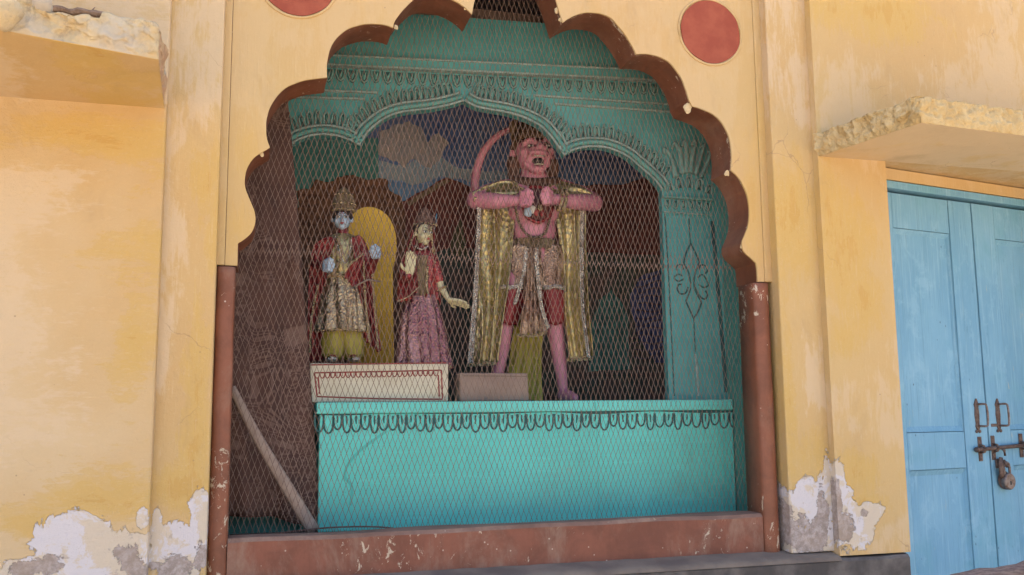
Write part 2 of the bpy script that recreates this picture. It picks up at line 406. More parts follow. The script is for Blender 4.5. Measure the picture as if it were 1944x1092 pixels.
M['dark_teal'] = simple('dark_teal_line', (.022, .105, .10), (.015, .06, .06), .6, scale=12, bump=0)
M['stage_dark'] = simple('stage_wall', (.20, .13, .11), (.13, .095, .085), .9, scale=3)
M['cream'] = simple('cream_box', (.62, .56, .42), (.54, .47, .33), .7, scale=5, bump=.2)
M['redline'] = simple('red_line', (.28, .045, .035), (.20, .03, .03), .7, scale=20, bump=0)
M['card'] = simple('brown_board', (.24, .165, .13), (.29, .205, .16), .9, scale=8, bump=.3)

# ------------------------------------------------------------------ ground
g = MB().add([(-150, -150, 0), (150, -150, 0), (150, 150, 0), (-150, 150, 0)], [(0, 1, 2, 3)]).build('ground', M['ground']); g['kind'] = 'structure'

# ------------------------------------------------------------------ the temple wall
B = thing('temple_wall', 'weathered yellow plaster wall with scalloped brown arch niche and blue double door', 'wall')
TOP = 4.6
def slab(name, a, b, mat, parent=B, bevel=.008): return MB().box(a, b).build(name, mat, parent, bevel=bevel)
slab('outer_wall', (-5, -.10, .971), (-.35, .40, TOP), M['wall_left'])
slab('pilaster', (-.40, -.06, .985), (-.158, .30, TOP-.002), M['pilaster'], bevel=.006)
slab('pilaster', (2.204, -.06, .985), (2.45, .30, TOP-.002), M['pilaster'], bevel=.006)
prism([(2.41, .971), (2.765, .971), (2.765, 2.721), (4.05, 2.721), (4.05, .971), (6.5, .971), (6.5, TOP), (2.41, TOP)], -.10, .45, 'outer_wall', M['wall_right'], B)
# stepped moulding strip beside the arch, with the scored joint next to it
slab('strip_moulding', (-.18, -.007, 2.155), (-.1305, .02, TOP-.004), M['spandrel'], bevel=.004)
slab('strip_moulding', (2.1710, -.007, 2.155), (2.23, .02, TOP-.004), M['spandrel'], bevel=.004)

# arch outline traced on the front of the wall
A_L = [[(450.7,506.7),(451.4,462)],
 [(451.4,462),(461.4,456),(475.7,444),(482.9,431),(485.4,416),(484,404),(479.3,391.7),(471,371.4),(464.6,349),(465.5,333),(470,317),(478.5,304),(491,293),(511.8,281)],
 [(511.8,280.2),(508.1,269.2),(505.7,256.4),(505.4,239.9),(506.8,221.6),(511.8,205.1),(520.9,189.5),(531.9,175.8),(546.6,163.9),(561.2,157.5),(575.9,152.9),(594.2,149.8),(620.8,147.4)],
 [(620.8,147.4),(620.1,131.7),(620.6,120.2),(623,105.3),(627.2,91.4),(634.6,78.2),(644.4,66.7),(657.6,56.8),(670.8,51),(685.6,46.9),(702,44.9),(718.5,45.6),(733.3,47.7),(747,51.9)]]
A_R = [[(1068.8,42.9),(1077.1,36.3),(1090.3,29.7),(1107.9,24.6),(1121,23.7),(1136.5,25.3),(1151.9,29.7),(1165,38.5),(1176,51.6),(1186,63.7),(1193.6,75.8),(1200.2,87.9),(1207.9,102.2)],
 [(1207.9,102.2),(1217.8,101.8),(1231,102.6),(1246.4,105.5),(1259.6,111),(1272.7,119.8),(1282.6,131.9),(1291.4,145),(1298,159.3),(1303.5,173.6),(1307.9,189),(1314.5,201)],
 [(1314.5,202),(1329,205.5),(1347.3,213),(1362.4,223.6),(1374.5,238.7),(1383.5,256.9),(1388,278),(1389,299.2),(1387.8,323)],
 [(1387.8,323),(1398.6,333.3),(1408.9,347.9),(1416.8,365.5),(1421.5,386),(1422.9,406.5),(1420.6,427),(1414.7,444.6),(1409.5,456.3),(1408.9,465.1),(1411.8,475.4),(1422,487.1),(1435.2,498.8)],
 [(1435.2,498.8),(1437.6,514.9),(1438.2,535.5)]]
XC = 1.0365
def xz(seg): return [(p.x, p.z) for p in (at(a, b, 0) for a, b in seg)]
def sm2(seg): return [(v.x, v.y) for v in smooth_line([(a, b, 0) for a, b in seg], 3)]
left = []
for s_ in A_L: left += sm2(xz(s_))[:-1]
r4 = xz(A_R[0]); c4 = (at(896, 27, 0).x, at(896, 27, 0).z)
l4 = [(2*XC-x, z) for x, z in r4][::-1]; l4[0] = xz(A_L[3])[-1]; l4[-1] = c4
left += sm2(l4)[:-1]
apl = [c4, (c4[0]+.012, c4[1]+.06), (c4[0]+.04, c4[1]+.15), (c4[0]+.10, c4[1]+.235), (XC, c4[1]+.33)]
apr = [(2*XC-x, z) for x, z in apl][::-1]; apr[-1] = r4[0]
mid = sm2(apl)[:-1] + sm2(apr)[:-1]
right = []
for s_ in A_R: right += sm2(xz(s_))[:-1]
right.append(xz(A_R[-1])[-1])
arch = left + mid + right
arch = [(x + .0018*nz((x, 0, z), 23), z + .0018*nz((x, 3, z), 23)) for x, z in arch]
zb = 2.155
arch[0] = (arch[0][0], zb); arch[-1] = (arch[-1][0], zb)
span = [(-.1285, zb)] + arch + [(2.1695, zb), (2.1695, TOP), (-.1285, TOP)]
sp = prism(span, 0.0, .010, 'spandrel', M['spandrel'], B)
band = [(-.15, zb-.002)] + [(x, z) for x, z in arch] + [(2.2, zb-.002), (2.2, TOP-.01), (-.15, TOP-.01)]
prism(band, .0101, .19, 'arch_band', M['brown'], B)
for cx_, cz_ in ((.118, 3.325), (1.950, 3.300)):
    rr = .148
    poly = [(cx_+rr*(1+.03*nz((math.cos(a)*2, 0, math.sin(a)*2), 1.5, cx_))*math.cos(a), cz_+rr*(1+.03*nz((math.cos(a)*2, 0, math.sin(a)*2), 1.5, cx_))*math.sin(a)) for a in [2*math.pi*i/48 for i in range(48)]]
    d = prism(poly, -.006, .001, 'painted_disc', M['disc'], sp)
    t = MB().tube([(cx_+(rr+.008)*math.cos(a), -.001, cz_+(rr+.008)*math.sin(a)) for a in [2*math.pi*i/48 for i in range(49)]], .006, 6, cap=False)
    t.build('disc_rim', M['spandrel'], sp, smooth=True)
for k_, (px, py, r_) in enumerate(((1306, 205, .024), (1310, 190, .012), (1380, 330, .013), (1408, 468, .010), (1056, 20, .013), (1064, 38, .012), (884, 14, .014), (752, 52, .010), (497, 292, .011))):
    c_ = at(px, py, .012); mk_ = MB().ell(c_, (r_*.8, .004, r_), 20, 12)
    mk_.v = [c_+(v-c_)*(1+.5*nz(v, 60, k_)+.3*nz(v, 130, k_)) for v in mk_.v]
    mk_.build('plaster_knock', M['rough'], B, smooth=True)
# jamb columns below the arch
def jamb(x0, x1, y0, y1, side):
    w_ = x1-x0; prof = []
    for i in range(9):
        a = math.pi*i/8; prof.append((x0+w_/2-math.cos(a)*w_/2, y0+w_*.30-(abs(math.sin(a))**.7)*w_*.30))
    prof += [(x1, y1), (x0, y1)]
    rows = []
    for j in range(40):
        z = .985 + (zb-.006-.985)*j/39
        rows.append([(x+.0022*nz((x, y, z), 7), y+.002*nz((x, y, z), 9, 4), z) for x, y in prof])
    m = MB().grid(rows, closeu=True); n_ = len(prof); b_ = 39*n_
    m.f.append(tuple(b_+i for i in range(n_))); m.m.append(0)
    return m.build('jamb_column', M['brown_col'], B, smooth=True)
jamb(-.1585, -.090, -.012, .12, -1); jamb(2.108, 2.186, -.016, .125, 1)
# sill wall and the dark dado with its dusty ledge
rows = []
prof = [(.0, .975), (.0, 1.128), (.012, 1.142), (.10, 1.142), (.205, 1.130), (.205, .975)]
for i in range(60):
    x = -.089 + (2.107+.089)*i/59
    rows.append([(x, y+.004*nz((x, y, z), 6), z+.008*nz((x, y, z), 3.2, 2)+.010*(i/59-.4)) for y, z in prof])
sm_ = MB().grid(rows)
for i_, f_ in enumerate(sm_.f):
    if i_ % 5 in (1, 2, 3): sm_.m[i_] = 1
sm_.build('sill', [M['brown_sill'], brown_mat('dusty_sill_top', (.20, .115, .085), .9, .3, 8.0, .85)], B, smooth=False)
rows = []
for i in range(160):
    x = -5 + 7.745*i/159
    e = .004*nz((x, 0, 0), 9)
    rows.append([(x, .25, .970), (x, -.045, .968+e), (x, -.108+e, .962+e), (x, -.118+e, .950), (x, -.118, 0)])
MB().grid(rows).build('dado', [M['dado']], B, smooth=False)
slab('dado_block', (-5, -.10, 0), (2.738, .45, .960), M['dado'], bevel=0); slab('dado_block', (4.052, -.112, 0), (6.5, .45, .9705), M['dado'])
slab('door_step', (2.742, -.095, 0), (4.051, .45, .115), M['ledge_top'])
rows = []
for i in range(60):
    x = -.345 + 2.75*i/59; e = .003*nz((x, 2, 0), 12)
    rows.append([(x, .0, .990+e), (x, -.03, .985+e), (x, -.08, .977+e), (x, -.112+e, .970), (x, -.1215, .955)])
MB().grid(rows).build('dust_fillet', M['ledge_top'], B, smooth=True)

# niche box behind the arch
slab('niche_side_wall', (2.21, .131, 1.0), (2.40, .60, 3.75), M['teal_side'], bevel=0)
slab('niche_side_wall', (-.45, .31, 1.0), (-.30, 2.05, 3.75), M['stage_dark'], bevel=0)
slab('niche_side_wall', (2.60, .61, 1.0), (2.75, 2.05, 3.75), M['stage_dark'], bevel=0)
slab('niche_back_wall', (-.45, 2.06, .9), (2.75, 2.2, 3.9), M['stage_dark'], bevel=0)
slab('niche_floor', (-.29, .206, .9), (2.205, 2.05, 1.10), M['ledge_top'], bevel=0)
slab('niche_ceiling', (-.45, .20, 3.76), (2.75, 2.05, 3.9), M['stage_dark'], bevel=0)
slab('roof', (-5, .0, TOP+.001), (6.5, 4, TOP+.15), M['ledge_top'], bevel=0)
slab('rear_wall', (-5, 2.3, 0), (6.5, 2.5, TOP), M['stage_dark'], bevel=0)
slab('niche_return_wall', (2.405, .31, 1.0), (2.59, .60, 3.75), M['stage_dark'], bevel=0)
slab('ceiling_beam', (-.29, .66, 3.50), (2.2, .80, 3.60), simple('beam_plaster', (.22, .14, .11), (.28, .19, .15), .9), bevel=.004)

# ------------------------------------------------------------------ projecting ledges
def ledge(name, corners, z0, thick, fn, nx, ny, nzv, mats, parent=B, top=None):
    """corners: back-left, back-right, front-right, front-left (x,y). lumpy slab; fn(p)->offset amount"""
    bl, br, fr, fl = [Vector((*c, 0)) for c in corners]
    def P(u, v, w_):
        base = bl.lerp(br, u).lerp(fl.lerp(fr, u), v)
        th = thick if top is None else top(u, v)
        return Vector((base.x, base.y, z0+th*w_))
    m = MB()
    def face(f, a, b, mi):
        m.grid([[f(i/a, j/b) for i in range(a+1)] for j in range(b+1)], mi)
    cen = P(.5, .5, .5)
    def D(p, side):
        return p + fn(p, side)
    face(lambda i, j: D(P(i, j, 0), 'b'), nx, ny, 1)
    face(lambda i, j: D(P(i, j, 1), 't'), nx, ny, 0)
    face(lambda i, j: D(P(i, 1, j), 'f'), nx, nzv, 0)
    face(lambda i, j: D(P(1, i, j), 'r'), ny, nzv, 2)
    face(lambda i, j: D(P(0, i, j), 'l'), ny, nzv, 2)
    o = m.build(name, mats, parent, smooth=True, fixn=True)
    bm = bmesh.new(); bm.from_mesh(o.data); bmesh.ops.remove_doubles(bm, verts=bm.verts, dist=.0008)
    bmesh.ops.recalc_face_normals(bm, faces=bm.faces); bm.to_mesh(o.data); bm.free()
    return o
ZL = 2.72
def fnR(p, side):
    t = max(0, min(1, (p.z-ZL)/.03)); t2 = max(0.0, min(1.0, (ZL+.105-p.z)/.012))
    if side == 'b' and t == 0: return Vector((0, 0, 0))
    k = 2.0 if p.x < 2.54 else 1.1
    a = k*(.015*nz((p.x*1.0, p.y, p.z*.7), 26) + .010*nz(p, 60, 3))*t
    ridge = abs(nz((p.x, p.y, p.z*.5), 17, 5)); a -= k*.010*(1-ridge)*t
    return Vector((a*.6 if p.x < 2.54 else 0, a if p.y < -.55 else 0, .002*nz(p, 30)*(1 if side != 'b' else 0)))
ledge('sunshade_ledge', [(2.415, -.099), (3.95, -.099), (3.95, -.52), (2.525, -.63)], ZL, .105, fnR, 260, 90, 18, [M['lump'], M['soffit'], M['lumpy_side']])
def topL(u, v):
    x = -1.4 + u*1.06
    h = .118 + .030*nz((x, v, 0), 5.2, 1) + .03*nz((x, v, 2), 12)
    if x < -.68: h += .045
    if -.68 < x < -.50: h -= .018
    return h
def fnL(p, side):
    t = max(0, min(1, (p.z-ZL)/.02))
    if side == 'b': t = 0
    a = (.034*nz(p, 9) + .012*(abs(nz(p, 20, 2))*2-.6) + .010*nz(p, 45, 5) + .006*nz(p, 95, 7))*t
    if side == 'f' or p.y < -.55: return Vector((.2*a, a, .6*a*t + .012*nz(p, 30, 9)*t))
    if side == 'r': return Vector((a*.5, 0, .3*a))
    return Vector((0, 0, a))
ledge('sunshade_ledge', [(-1.4, -.099), (-.357, -.099), (-.330, -.60), (-1.4, -.93)], ZL, .125, fnL, 200, 60, 30, [M['rough'], M['soffit'], M['brick']], top=topL)
# rubble lump left on the broken ledge, and a stick caught in it
def rock(name, c, rad, mat, parent, seed, n=20, amp=.25):
    m = MB().ell(c, rad, n, n//2)
    c = Vector(c); m.v = [c + (v-c)*(1+amp*nz(v, 14, seed)+amp*.5*nz(v, 40, seed)) for v in m.v]
    return m.build(name, mat, parent, smooth=True)
q = at(2, 22, -.76)
o = rock('plaster_lump', q, (.050, .045, .046), M['rough'], None, 2.0, amp=.5); tag(o, 'pale yellow plaster lump on the broken end of the left ledge', 'rubble')
q = at(55, 8, -.66)
o = rock('concrete_lump', q, (.065, .05, .05), simple('grey_rubble', (.40, .33, .25), (.48, .40, .30), .95, scale=14, bump=.8), None, 5.0, amp=.55); tag(o, 'grey rubble lump beside the stick on the left ledge', 'rubble')
a = at(98, 17, -.66); b = at(199, 27, -.64)
pts = [a.lerp(b, i/10)+Vector((0, .004*math.sin(i*2.1), .003*math.sin(i*1.3))) for i in range(11)]
mst = MB().tube(pts, [.010+.002*math.sin(i*1.7) for i in range(11)], 7)
mst.tube([pts[7], pts[7]+Vector((.012, -.004, .012)), pts[7]+Vector((.016, 0, .02))], [.003, .002, .001], 4)
mst.tube([pts[8], pts[8]+Vector((.01, -.006, -.012))], [.003, .001], 4)
tag(mst.build('stick', simple('stick_wood', (.14, .085, .055), (.24, .16, .11), .9, scale=40, bump=.8, bscale=120)), 'short dark dry stick lying on the broken left ledge', 'stick')

# ------------------------------------------------------------------ blue double door
def door_mat():
    n = NM('blue_door_paint', .6, spec=.35)
    c = n.mix(n.mr(n.noise(3.2, 5, .6, .2, k=(1, 1, .5)), .35, .68), (.145, .325, .475), (.19, .385, .53))
    c = n.mix(n.mr(n.noise(2.0, 5, .65, .3, off=(4, 1, 2)), .50, .66, 0, .75), c, (.135, .33, .44))
    c = n.mix(n.mr(n.noise(2.4, 4, .65, 0, k=(30, 30, 1.4)), .52, .70, 0, .55), c, (.27, .46, .58))
    c = n.mix(n.mr(n.noise(2.4, 5, .7, .1, k=(55, 55, 1.1), off=(3, 3, 3)), .54, .68, 0, .5), c, (.10, .235, .33))
    ch = n.ma('MULTIPLY', n.mr(n.noise(6, 5, .7, .3, k=(4, 4, 1)), .655, .68), n.mr(n.noise(2.2, 2, .5, off=(2, 2, 9)), .45, .6))
    c = n.mix(n.ma('MULTIPLY', ch, .6), c, (.44, .43, .34))
    sp = n.ma('MULTIPLY', n.mr(n.vor(22, k=(1, 1, .6)), .05, .09, 1, 0), n.mr(n.noise(4, 2, .5), .52, .6))
    c = n.mix(n.ma('MULTIPLY', sp, .8), c, (.05, .10, .14))
    c = n.mix(n.mr(n.noise(9, 8, .75, .4, off=(8, 3, 1), k=(1, 1, .6)), .52, .64, 0, .45), c, (.25, .45, .58))
    c = n.mix(n.mr(n.noise(16, 6, .75, .4, off=(5, 9, 1), k=(2.5, 2.5, .5)), .62, .68, 0, .6), c, (.10, .24, .34))
    h = n.ma('ADD', n.noise(12, 5, .6, k=(5, 5, 1)), n.ma('MULTIPLY', ch, -1.0))
    return n.fin(c, n.bump(n.noise(2.4, 5, .7, .1, k=(60, 60, 1.1), off=(3, 3, 3)), .5, .004, n.bump(h, .3, .004)))
M['door'] = door_mat()
M['gap'] = simple('door_gap', (.02, .025, .03), None, .9, bump=0)
def iron_mat(name, a, b, metal=.35, rough=.6):
    n = NM(name, rough, metal); c = n.mix(n.mr(n.noise(40, 5, .7), .38, .62), a, b)
    return n.fin(c, n.bump(n.noise(120, 4, .6), .5, .002))
M['iron'] = iron_mat('rusty_iron', (.085, .05, .04), (.15, .105, .088))
M['steel'] = iron_mat('worn_steel', (.22, .185, .175), (.13, .085, .07), .6, .45)
def dbox(m, u0, u1, z0, z1, p0, p1, mi=0, ch=0.0):
    """box on the door plane; p = proud amount towards the viewer; ch = chamfer"""
    back = [door_pt(u0, z0, p0), door_pt(u1, z0, p0), door_pt(u1, z1, p0), door_pt(u0, z1, p0)]
    fr = [door_pt(u0+ch, z0+ch, p1), door_pt(u1-ch, z0+ch, p1), door_pt(u1-ch, z1-ch, p1), door_pt(u0+ch, z1-ch, p1)]
    return m.add(back+fr, [(0,1,2,3), (4,5,6,7), (0,1,5,4), (1,2,6,5), (2,3,7,6), (3,0,4,7)], mi)
def rot_disc(m, u_, z, r_, p0, p1, n=20, mi=0):
    a = [door_pt(u_+r_*math.cos(2*math.pi*i/n), z+r_*math.sin(2*math.pi*i/n), p0) for i in range(n)]
    b = [door_pt(u_+r_*math.cos(2*math.pi*i/n), z+r_*math.sin(2*math.pi*i/n), p1*.8+p0*.2) for i in range(n)]
    c = [door_pt(u_+r_*.88*math.cos(2*math.pi*i/n), z+r_*.88*math.sin(2*math.pi*i/n), p1) for i in range(n)]
    m.grid([a, b, c], mi, closeu=True); k = len(m.v)
    m.f.append(tuple(range(k-n, k))); m.m.append(mi); return m
dbox(MB(), -.06, 1.2, .10, 2.655, -.08, -.045).build('door_backing', M['gap'], B)
DB, DT = .12, 2.606
def leaf(u0, u1, st_l, st_r):
    m = MB(); dbox(m, u0+.003, u1-.003, DB, DT, -.044, -.020, 0)
    L = m.build('door_leaf', M['door'], B)
    for a, b in ((u0+.002, u0+st_l), (u1-st_r, u1-.002)):
        dbox(MB(), a, b, DB, DT-.004, -.019, .006, ch=.002).build('stile', M['door'], L)
    pu0, pu1 = u0+st_l, u1-st_r
    for z0, z1 in ((2.432, DT-.004), (1.308, 1.480), (DB, .32)):
        dbox(MB(), pu0+.001, pu1-.001, z0, z1, -.019, .0035, ch=.002).build('rail', M['door'], L)
    for z0, z1 in ((1.480, 2.432), (.32, 1.308)):
        m = MB()   # panel with splayed border
        o_ = [(pu0+.001, z0+.001), (pu1-.001, z0+.001), (pu1-.001, z1-.001), (pu0+.001, z1-.001)]; w_ = .026
        i_ = [(pu0+w_, z0+w_), (pu1-w_*.5, z0+w_), (pu1-w_*.5, z1-w_), (pu0+w_, z1-w_)]
        va = [door_pt(x, z, .0005) for x, z in o_]; vb = [door_pt(x, z, -.013) for x, z in i_]
        m.add(va+vb, [(0,1,5,4), (1,2,6,5), (2,3,7,6), (3,0,4,7), (4,5,6,7)]).build('panel', M['door'], L)
    return L
L1 = leaf(-.05, .564, .06, .165); L2 = leaf(.568, 1.19, .165, .06)
dbox(MB(), -.08, 1.2, 2.614, 2.655, -.044, .022, ch=.003).build('door_lintel', M['door'], B)
dbox(MB(), -.08, 1.2, 2.656, 2.719, -.044, .012, ch=.004).build('lintel_plaster', M['spandrel'], B)
def handle(u_, L):
    m = MB(); z = 1.555
    pr = [(-.075, .004), (-.066, .010), (-.055, .016), (-.04, .012), (0, .017), (.035, .013), (.05, .018), (.062, .011), (.078, .003)]
    prf = [(w_, zz) for zz, w_ in pr]
    vs = [door_pt(u_+w_, z+zz, .007) for w_, zz in prf]+[door_pt(u_-w_, z+zz, .007) for w_, zz in prf]+[door_pt(u_+w_*.8, z+zz, .012) for w_, zz in prf]+[door_pt(u_-w_*.8, z+zz, .012) for w_, zz in prf]
    k = len(prf)
    for i in range(k-1): m.add([vs[2*k+i], vs[2*k+i+1], vs[3*k+i+1], vs[3*k+i]], [(0, 1, 2, 3)]); m.add([vs[i], vs[i+1], vs[2*k+i+1], vs[2*k+i]], [(0, 1, 2, 3)]); m.add([vs[k+i], vs[k+i+1], vs[3*k+i+1], vs[3*k+i]], [(0, 1, 2, 3)])
    for dx in (-.011, .011): rot_disc(m, u_+dx, z-.078, .008, .007, .012, 10)
    h = m.build('handle', M['iron'], L)
    pts = [door_pt(u_+.004, z+.050, .012), door_pt(u_+.012, z+.052, .034), door_pt(u_+.022, z+.050, .042), door_pt(u_+.026, z+.040, .044), door_pt(u_+.028, z, .045), door_pt(u_+.026, z-.042, .044), door_pt(u_+.020, z-.052, .042), door_pt(u_+.010, z-.053, .034), door_pt(u_+.004, z-.052, .012)]
    m2 = MB().tube(smooth_line(pts, 3), .0052, 8)
    h2 = m2.build('grip', M['steel'], L, smooth=True)
handle(.492, L1); handle(.645, L2)
# sliding bolt across both leaves
m = MB().tube([door_pt(.455, 1.392, .024), door_pt(.90, 1.408, .024)], .0095, 10); m.tube([door_pt(.447, 1.3918, .024), door_pt(.460, 1.3922, .024)], .0125, 10)
m.tube([door_pt(.625, 1.398, .024), door_pt(.626, 1.385, .040), door_pt(.632, 1.36, .038)], [.007, .007, .006], 8)
m.build('bolt_rod', M['iron'], L2, smooth=True)
def strap(u_, z, L):
    m = MB()
    dbox(m, u_-.013, u_+.013, z-.058, z+.058, .0065, .011, ch=.002)
    pts = [door_pt(u_, z-.02, .008), door_pt(u_, z-.014, .030), door_pt(u_, z, .038), door_pt(u_, z+.014, .030), door_pt(u_, z+.02, .008)]
    m.tube(pts, .009, 6, flat=.5)
    for s_ in (-1, 1): rot_disc(m, u_, z+s_*.047, .005, .010, .014, 8)
    m.build('bolt_strap', M['iron'], L)
strap(.497, 1.394, L1); strap(.592, 1.397, L2); strap(.800, 1.403, L2)
m = MB(); dbox(m, .600, .636, 1.30, 1.345, .0065, .016, ch=.003); dbox(m, .590, .645, 1.497, 1.512, .0065, .010, ch=.003); m.build('hasp', M['iron'], L2)
# padlock hanging from the bolt
pk = thing('padlock', 'round rusty steel padlock hanging from the bolt of the blue door', 'padlock', door_pt(.643, 1.21, .03))
m = MB(); rot_disc(m, .645, 1.238, .040, .022, .048, 24); m.build('lock_body', M['steel'], pk)
m = MB(); rot_disc(m, .640, 1.243, .043, .016, .0215, 24); m.build('back_cover', M['iron'], pk)
pts = [door_pt(.625, 1.262, .033), door_pt(.622, 1.300, .033), door_pt(.632, 1.322, .034), door_pt(.645, 1.327, .034), door_pt(.658, 1.318, .034), door_pt(.664, 1.296, .033), door_pt(.662, 1.262, .033)]
MB().tube(smooth_line(pts, 3), .0062, 8).build('shackle', M['steel'], pk, smooth=True)
m = MB(); dbox(m, .641, .649, 1.222, 1.240, .0478, .0495); m.build('keyhole', M['gap'], pk)
m = MB(); m.tube([door_pt(.612, 1.352, .030), door_pt(.606, 1.32, .032), door_pt(.604, 1.28, .034), door_pt(.612, 1.25, .028)], [.012, .017, .016, .009], 8, flat=.4); m.tube([door_pt(.628, 1.338, .03), door_pt(.640, 1.305, .04)], [.016, .013], 8, flat=.5)
m.build('hasp_plate', M['iron'], pk, smooth=True)
# weathered pole end in front of the door
a = at(1800, 1112, -1.0); b = at(2010, 1066, -1.0)
pts = [a.lerp(b, i/14)+Vector((0, 0, .006*math.sin(i*.6))) for i in range(15)]
pm = MB().tube(pts, [.028+.002*math.sin(i*1.9) for i in range(15)], 12)
tag(pm.build('wooden_pole', simple('pole_wood', (.085, .055, .05), (.17, .125, .11), .85, scale=26, bump=.8, bscale=90, k=(1, 6, 6)), smooth=True), 'weathered dark wooden pole lying before the blue door, lower right corner', 'pole')

# ================================================================== inside the niche
# ------------------------------------------------------------------ wire mesh screen (two overlapping sheets)
WS = thing('wire_mesh_screen', 'rusty diamond wire mesh closing the whole arched niche', 'wire mesh', (1.03, .215, 1.13))
ZS = at(1150, 500, .21).z
def mesh_sheet(z0, z1, y, phase, w_=.0232, h_=.0630, x0=-.13, x1=2.205):
    m = MB(); t = .00105
    ncol = int((x1-x0)/w_)+1; nrow = int((z1-z0)/(h_/2))
    def node(i, j):
        x = x0 + (i + (.5 if j % 2 else 0))*w_ + phase
        z = z0 + j*h_/2
        # the sheet is slack: it bellies a little and the cells are not all alike
        return Vector((x+.009*nz((x, 0, z), 1.7, phase*9)+.0022*nz((x, 1, z), 9), y+.014*nz((x, 4, z), 1.6)+.0015*((i+j) % 2), z+.012*nz((x, 7, z), 1.5)+.0015*nz((x, 3, z), 8)))
    for j in range(nrow):
        for i in range(ncol):
            a = node(i, j); t = .0016 if abs(a.z-ZS) < .035 else .00105
            for b in (node(i, j+1), node(i-1, j+1) if j % 2 == 0 else node(i+1, j+1)):
                d = (b-a).normalized(); s_ = Vector((d.z, 0, -d.x))*t; o_ = Vector((0, -t*1.1, 0))
                m.v += [a+s_, a+o_, a-s_, a-o_, b+s_, b+o_, b-s_, b-o_]; k = len(m.v)-8
                m.f += [(k, k+1, k+5, k+4), (k+1, k+2, k+6, k+5), (k+2, k+3, k+7, k+6), (k+3, k, k+4, k+7)]; m.m += [0]*4
    return m.build('mesh_sheet', M['mesh'], WS, fixn=False)
ZS = at(1150, 500, .21).z
mesh_sheet(1.118, ZS+.028, .214, 0.0); mesh_sheet(ZS-.012, 3.70, .222, .007)

# ------------------------------------------------------------------ platform
PY = .40
PF = thing('stage_platform', 'turquoise painted platform with dark scalloped border behind the wire mesh', 'platform', (1.2, PY, 1.10))
PX0, PX1, PZ = at(603, 900, PY).x, 2.205, 1.640
MB().box((PX0+.004, PY, 1.101), (PX1, 2.04, PZ-.050)).build('front_panel', M['teal_front'], PF, bevel=.004)
MB().box((PX0-.010, PY-.010, PZ-.049), (PX1, 2.04, PZ)).build('top_slab', M['teal_edge'], PF, bevel=.005)
YN = Vector((0, 1, 0))
MB().box((-.28, .475, 1.101), (PX0+.002, .50, 1.42)).build('low_board', M['teal_side'], PF)
m = MB()
def pv(px, py): return at(px, py, PY-.001)
def hand(p, a, s=1.0): return p + Vector((a*nz(p, 9*s, 3), 0, a*nz(p, 9*s, 8)))
line = [pv(597+798*i/60, 784-2.0*i/60*2+1.6*math.sin(i*.35)) for i in range(61)]
m.ribbon(line, [.0065+.002*math.sin(i*.5) for i in range(61)], .0012, nrm=YN)
nU = 46
for k in range(nU):
    c = 606 + (1392-606)*k/(nU-1); wd = 8.6*(1.0-.12*k/nU)*(1+.12*math.sin(k*1.9)); h_ = 32+4*math.sin(k*2.3)-6*k/nU
    y0 = 788-4*k/nU
    U = [pv(c-wd+2*wd*t/8 if False else c-wd*math.cos(math.pi*t/8), y0+h_*math.sin(math.pi*t/8)**.6) for t in range(9)]
    m.ribbon(U, .0042, .0011, nrm=YN)
    if k % 2 == 0 or random.random() < .6:
        m.ribbon([pv(c+random.uniform(-1, 1), y0+2), pv(c, y0+h_*.35), pv(c+random.uniform(-1, 1), y0+h_*.55)], [.004, .0038, .002], .0011, nrm=YN)
m.build('painted_scallops', M['dark_teal'], PF)
CK = simple('crack_line', (.10, .51, .445), (.09, .46, .40), .8, bump=0)
def crack(pts, w_, y=PY-.0005, name='crack'): MB().ribbon(smooth_line([at(*p, y) for p in pts], 4), w_, .0006, nrm=YN).build(name, CK, PF)
for px in (1132, 1336): crack([(px, 800), (px+3, 880), (px+4, 985)], .0014)
crack([(1130, 764), (1131, 781)], .003, PY-.011)
crack([(898, 930), (898, 960)], .0018)
crack([(735, 818), (690, 850), (662, 880), (655, 905), (668, 925), (665, 960)], .006, name='drip_stain')

# ------------------------------------------------------------------ painted arch frame of the stage
FR = thing('stage_arch_frame', 'dark teal painted arch frame with petal borders inside the niche', 'arch frame', (1.2, .5, PZ))
I_L = [(540,284),(554,274.7),(570.7,265),(595.4,258.2),(617.4,256.9),(639.3,259.6),(661.3,266.5),(683,277)]
I_C1 = [(683,277),(697,254),(716.3,236.3),(738.2,222.5),(765.7,214),(809.7,208.8),(848,202),(881,192.3)]
I_C2 = [(881,192.3),(903,204.0),(930,209.5),(960,214.6),(990.7,223.6),(1020.9,238),(1036,250.8),(1051,269),(1063,285.6),(1070.7,296)]
I_R = [(1070.7,296),(1087.4,286.5),(1111.5,280.5),(1141.8,280.5),(1166,286.5),(1190,298.5),(1210,314.3),(1230,332),(1243,344),(1256,361)]
def curve(seg, proud=0.0): return smooth_line([atF(a, b, proud) for a, b in seg], 5)
def to_sz(p): d = p-FP; return (d.dot(FD), p.z)
segs = [curve(I_L), curve(I_C1), curve(I_C2), curve(I_R)]
op = []
for c in segs: op += [to_sz(p) for p in c[:-1]]
op.append(to_sz(segs[-1][-1]))
sR = to_sz(atF(1277, 754))[0]; s_in = op[-1][0]; FT = 3.50
fmap = lambda s_, z, y: tuple(FP + FD*s_ + FN*y + Vector((0, 0, z)))
sLft = op[0][0]
ZC = to_sz(atF(1256, 366))[1]
panel = [(-.40, PZ+.001), (sLft-.05, PZ+.001), (sLft-.05, op[0][1])] + op + [(s_in+.004, PZ+.001), (1.975, PZ+.001), (1.975, FT), (-.40, FT)]
prism(panel, 0.0, .05, 'frame_panel', M['teal'], FR, mapper=fmap)
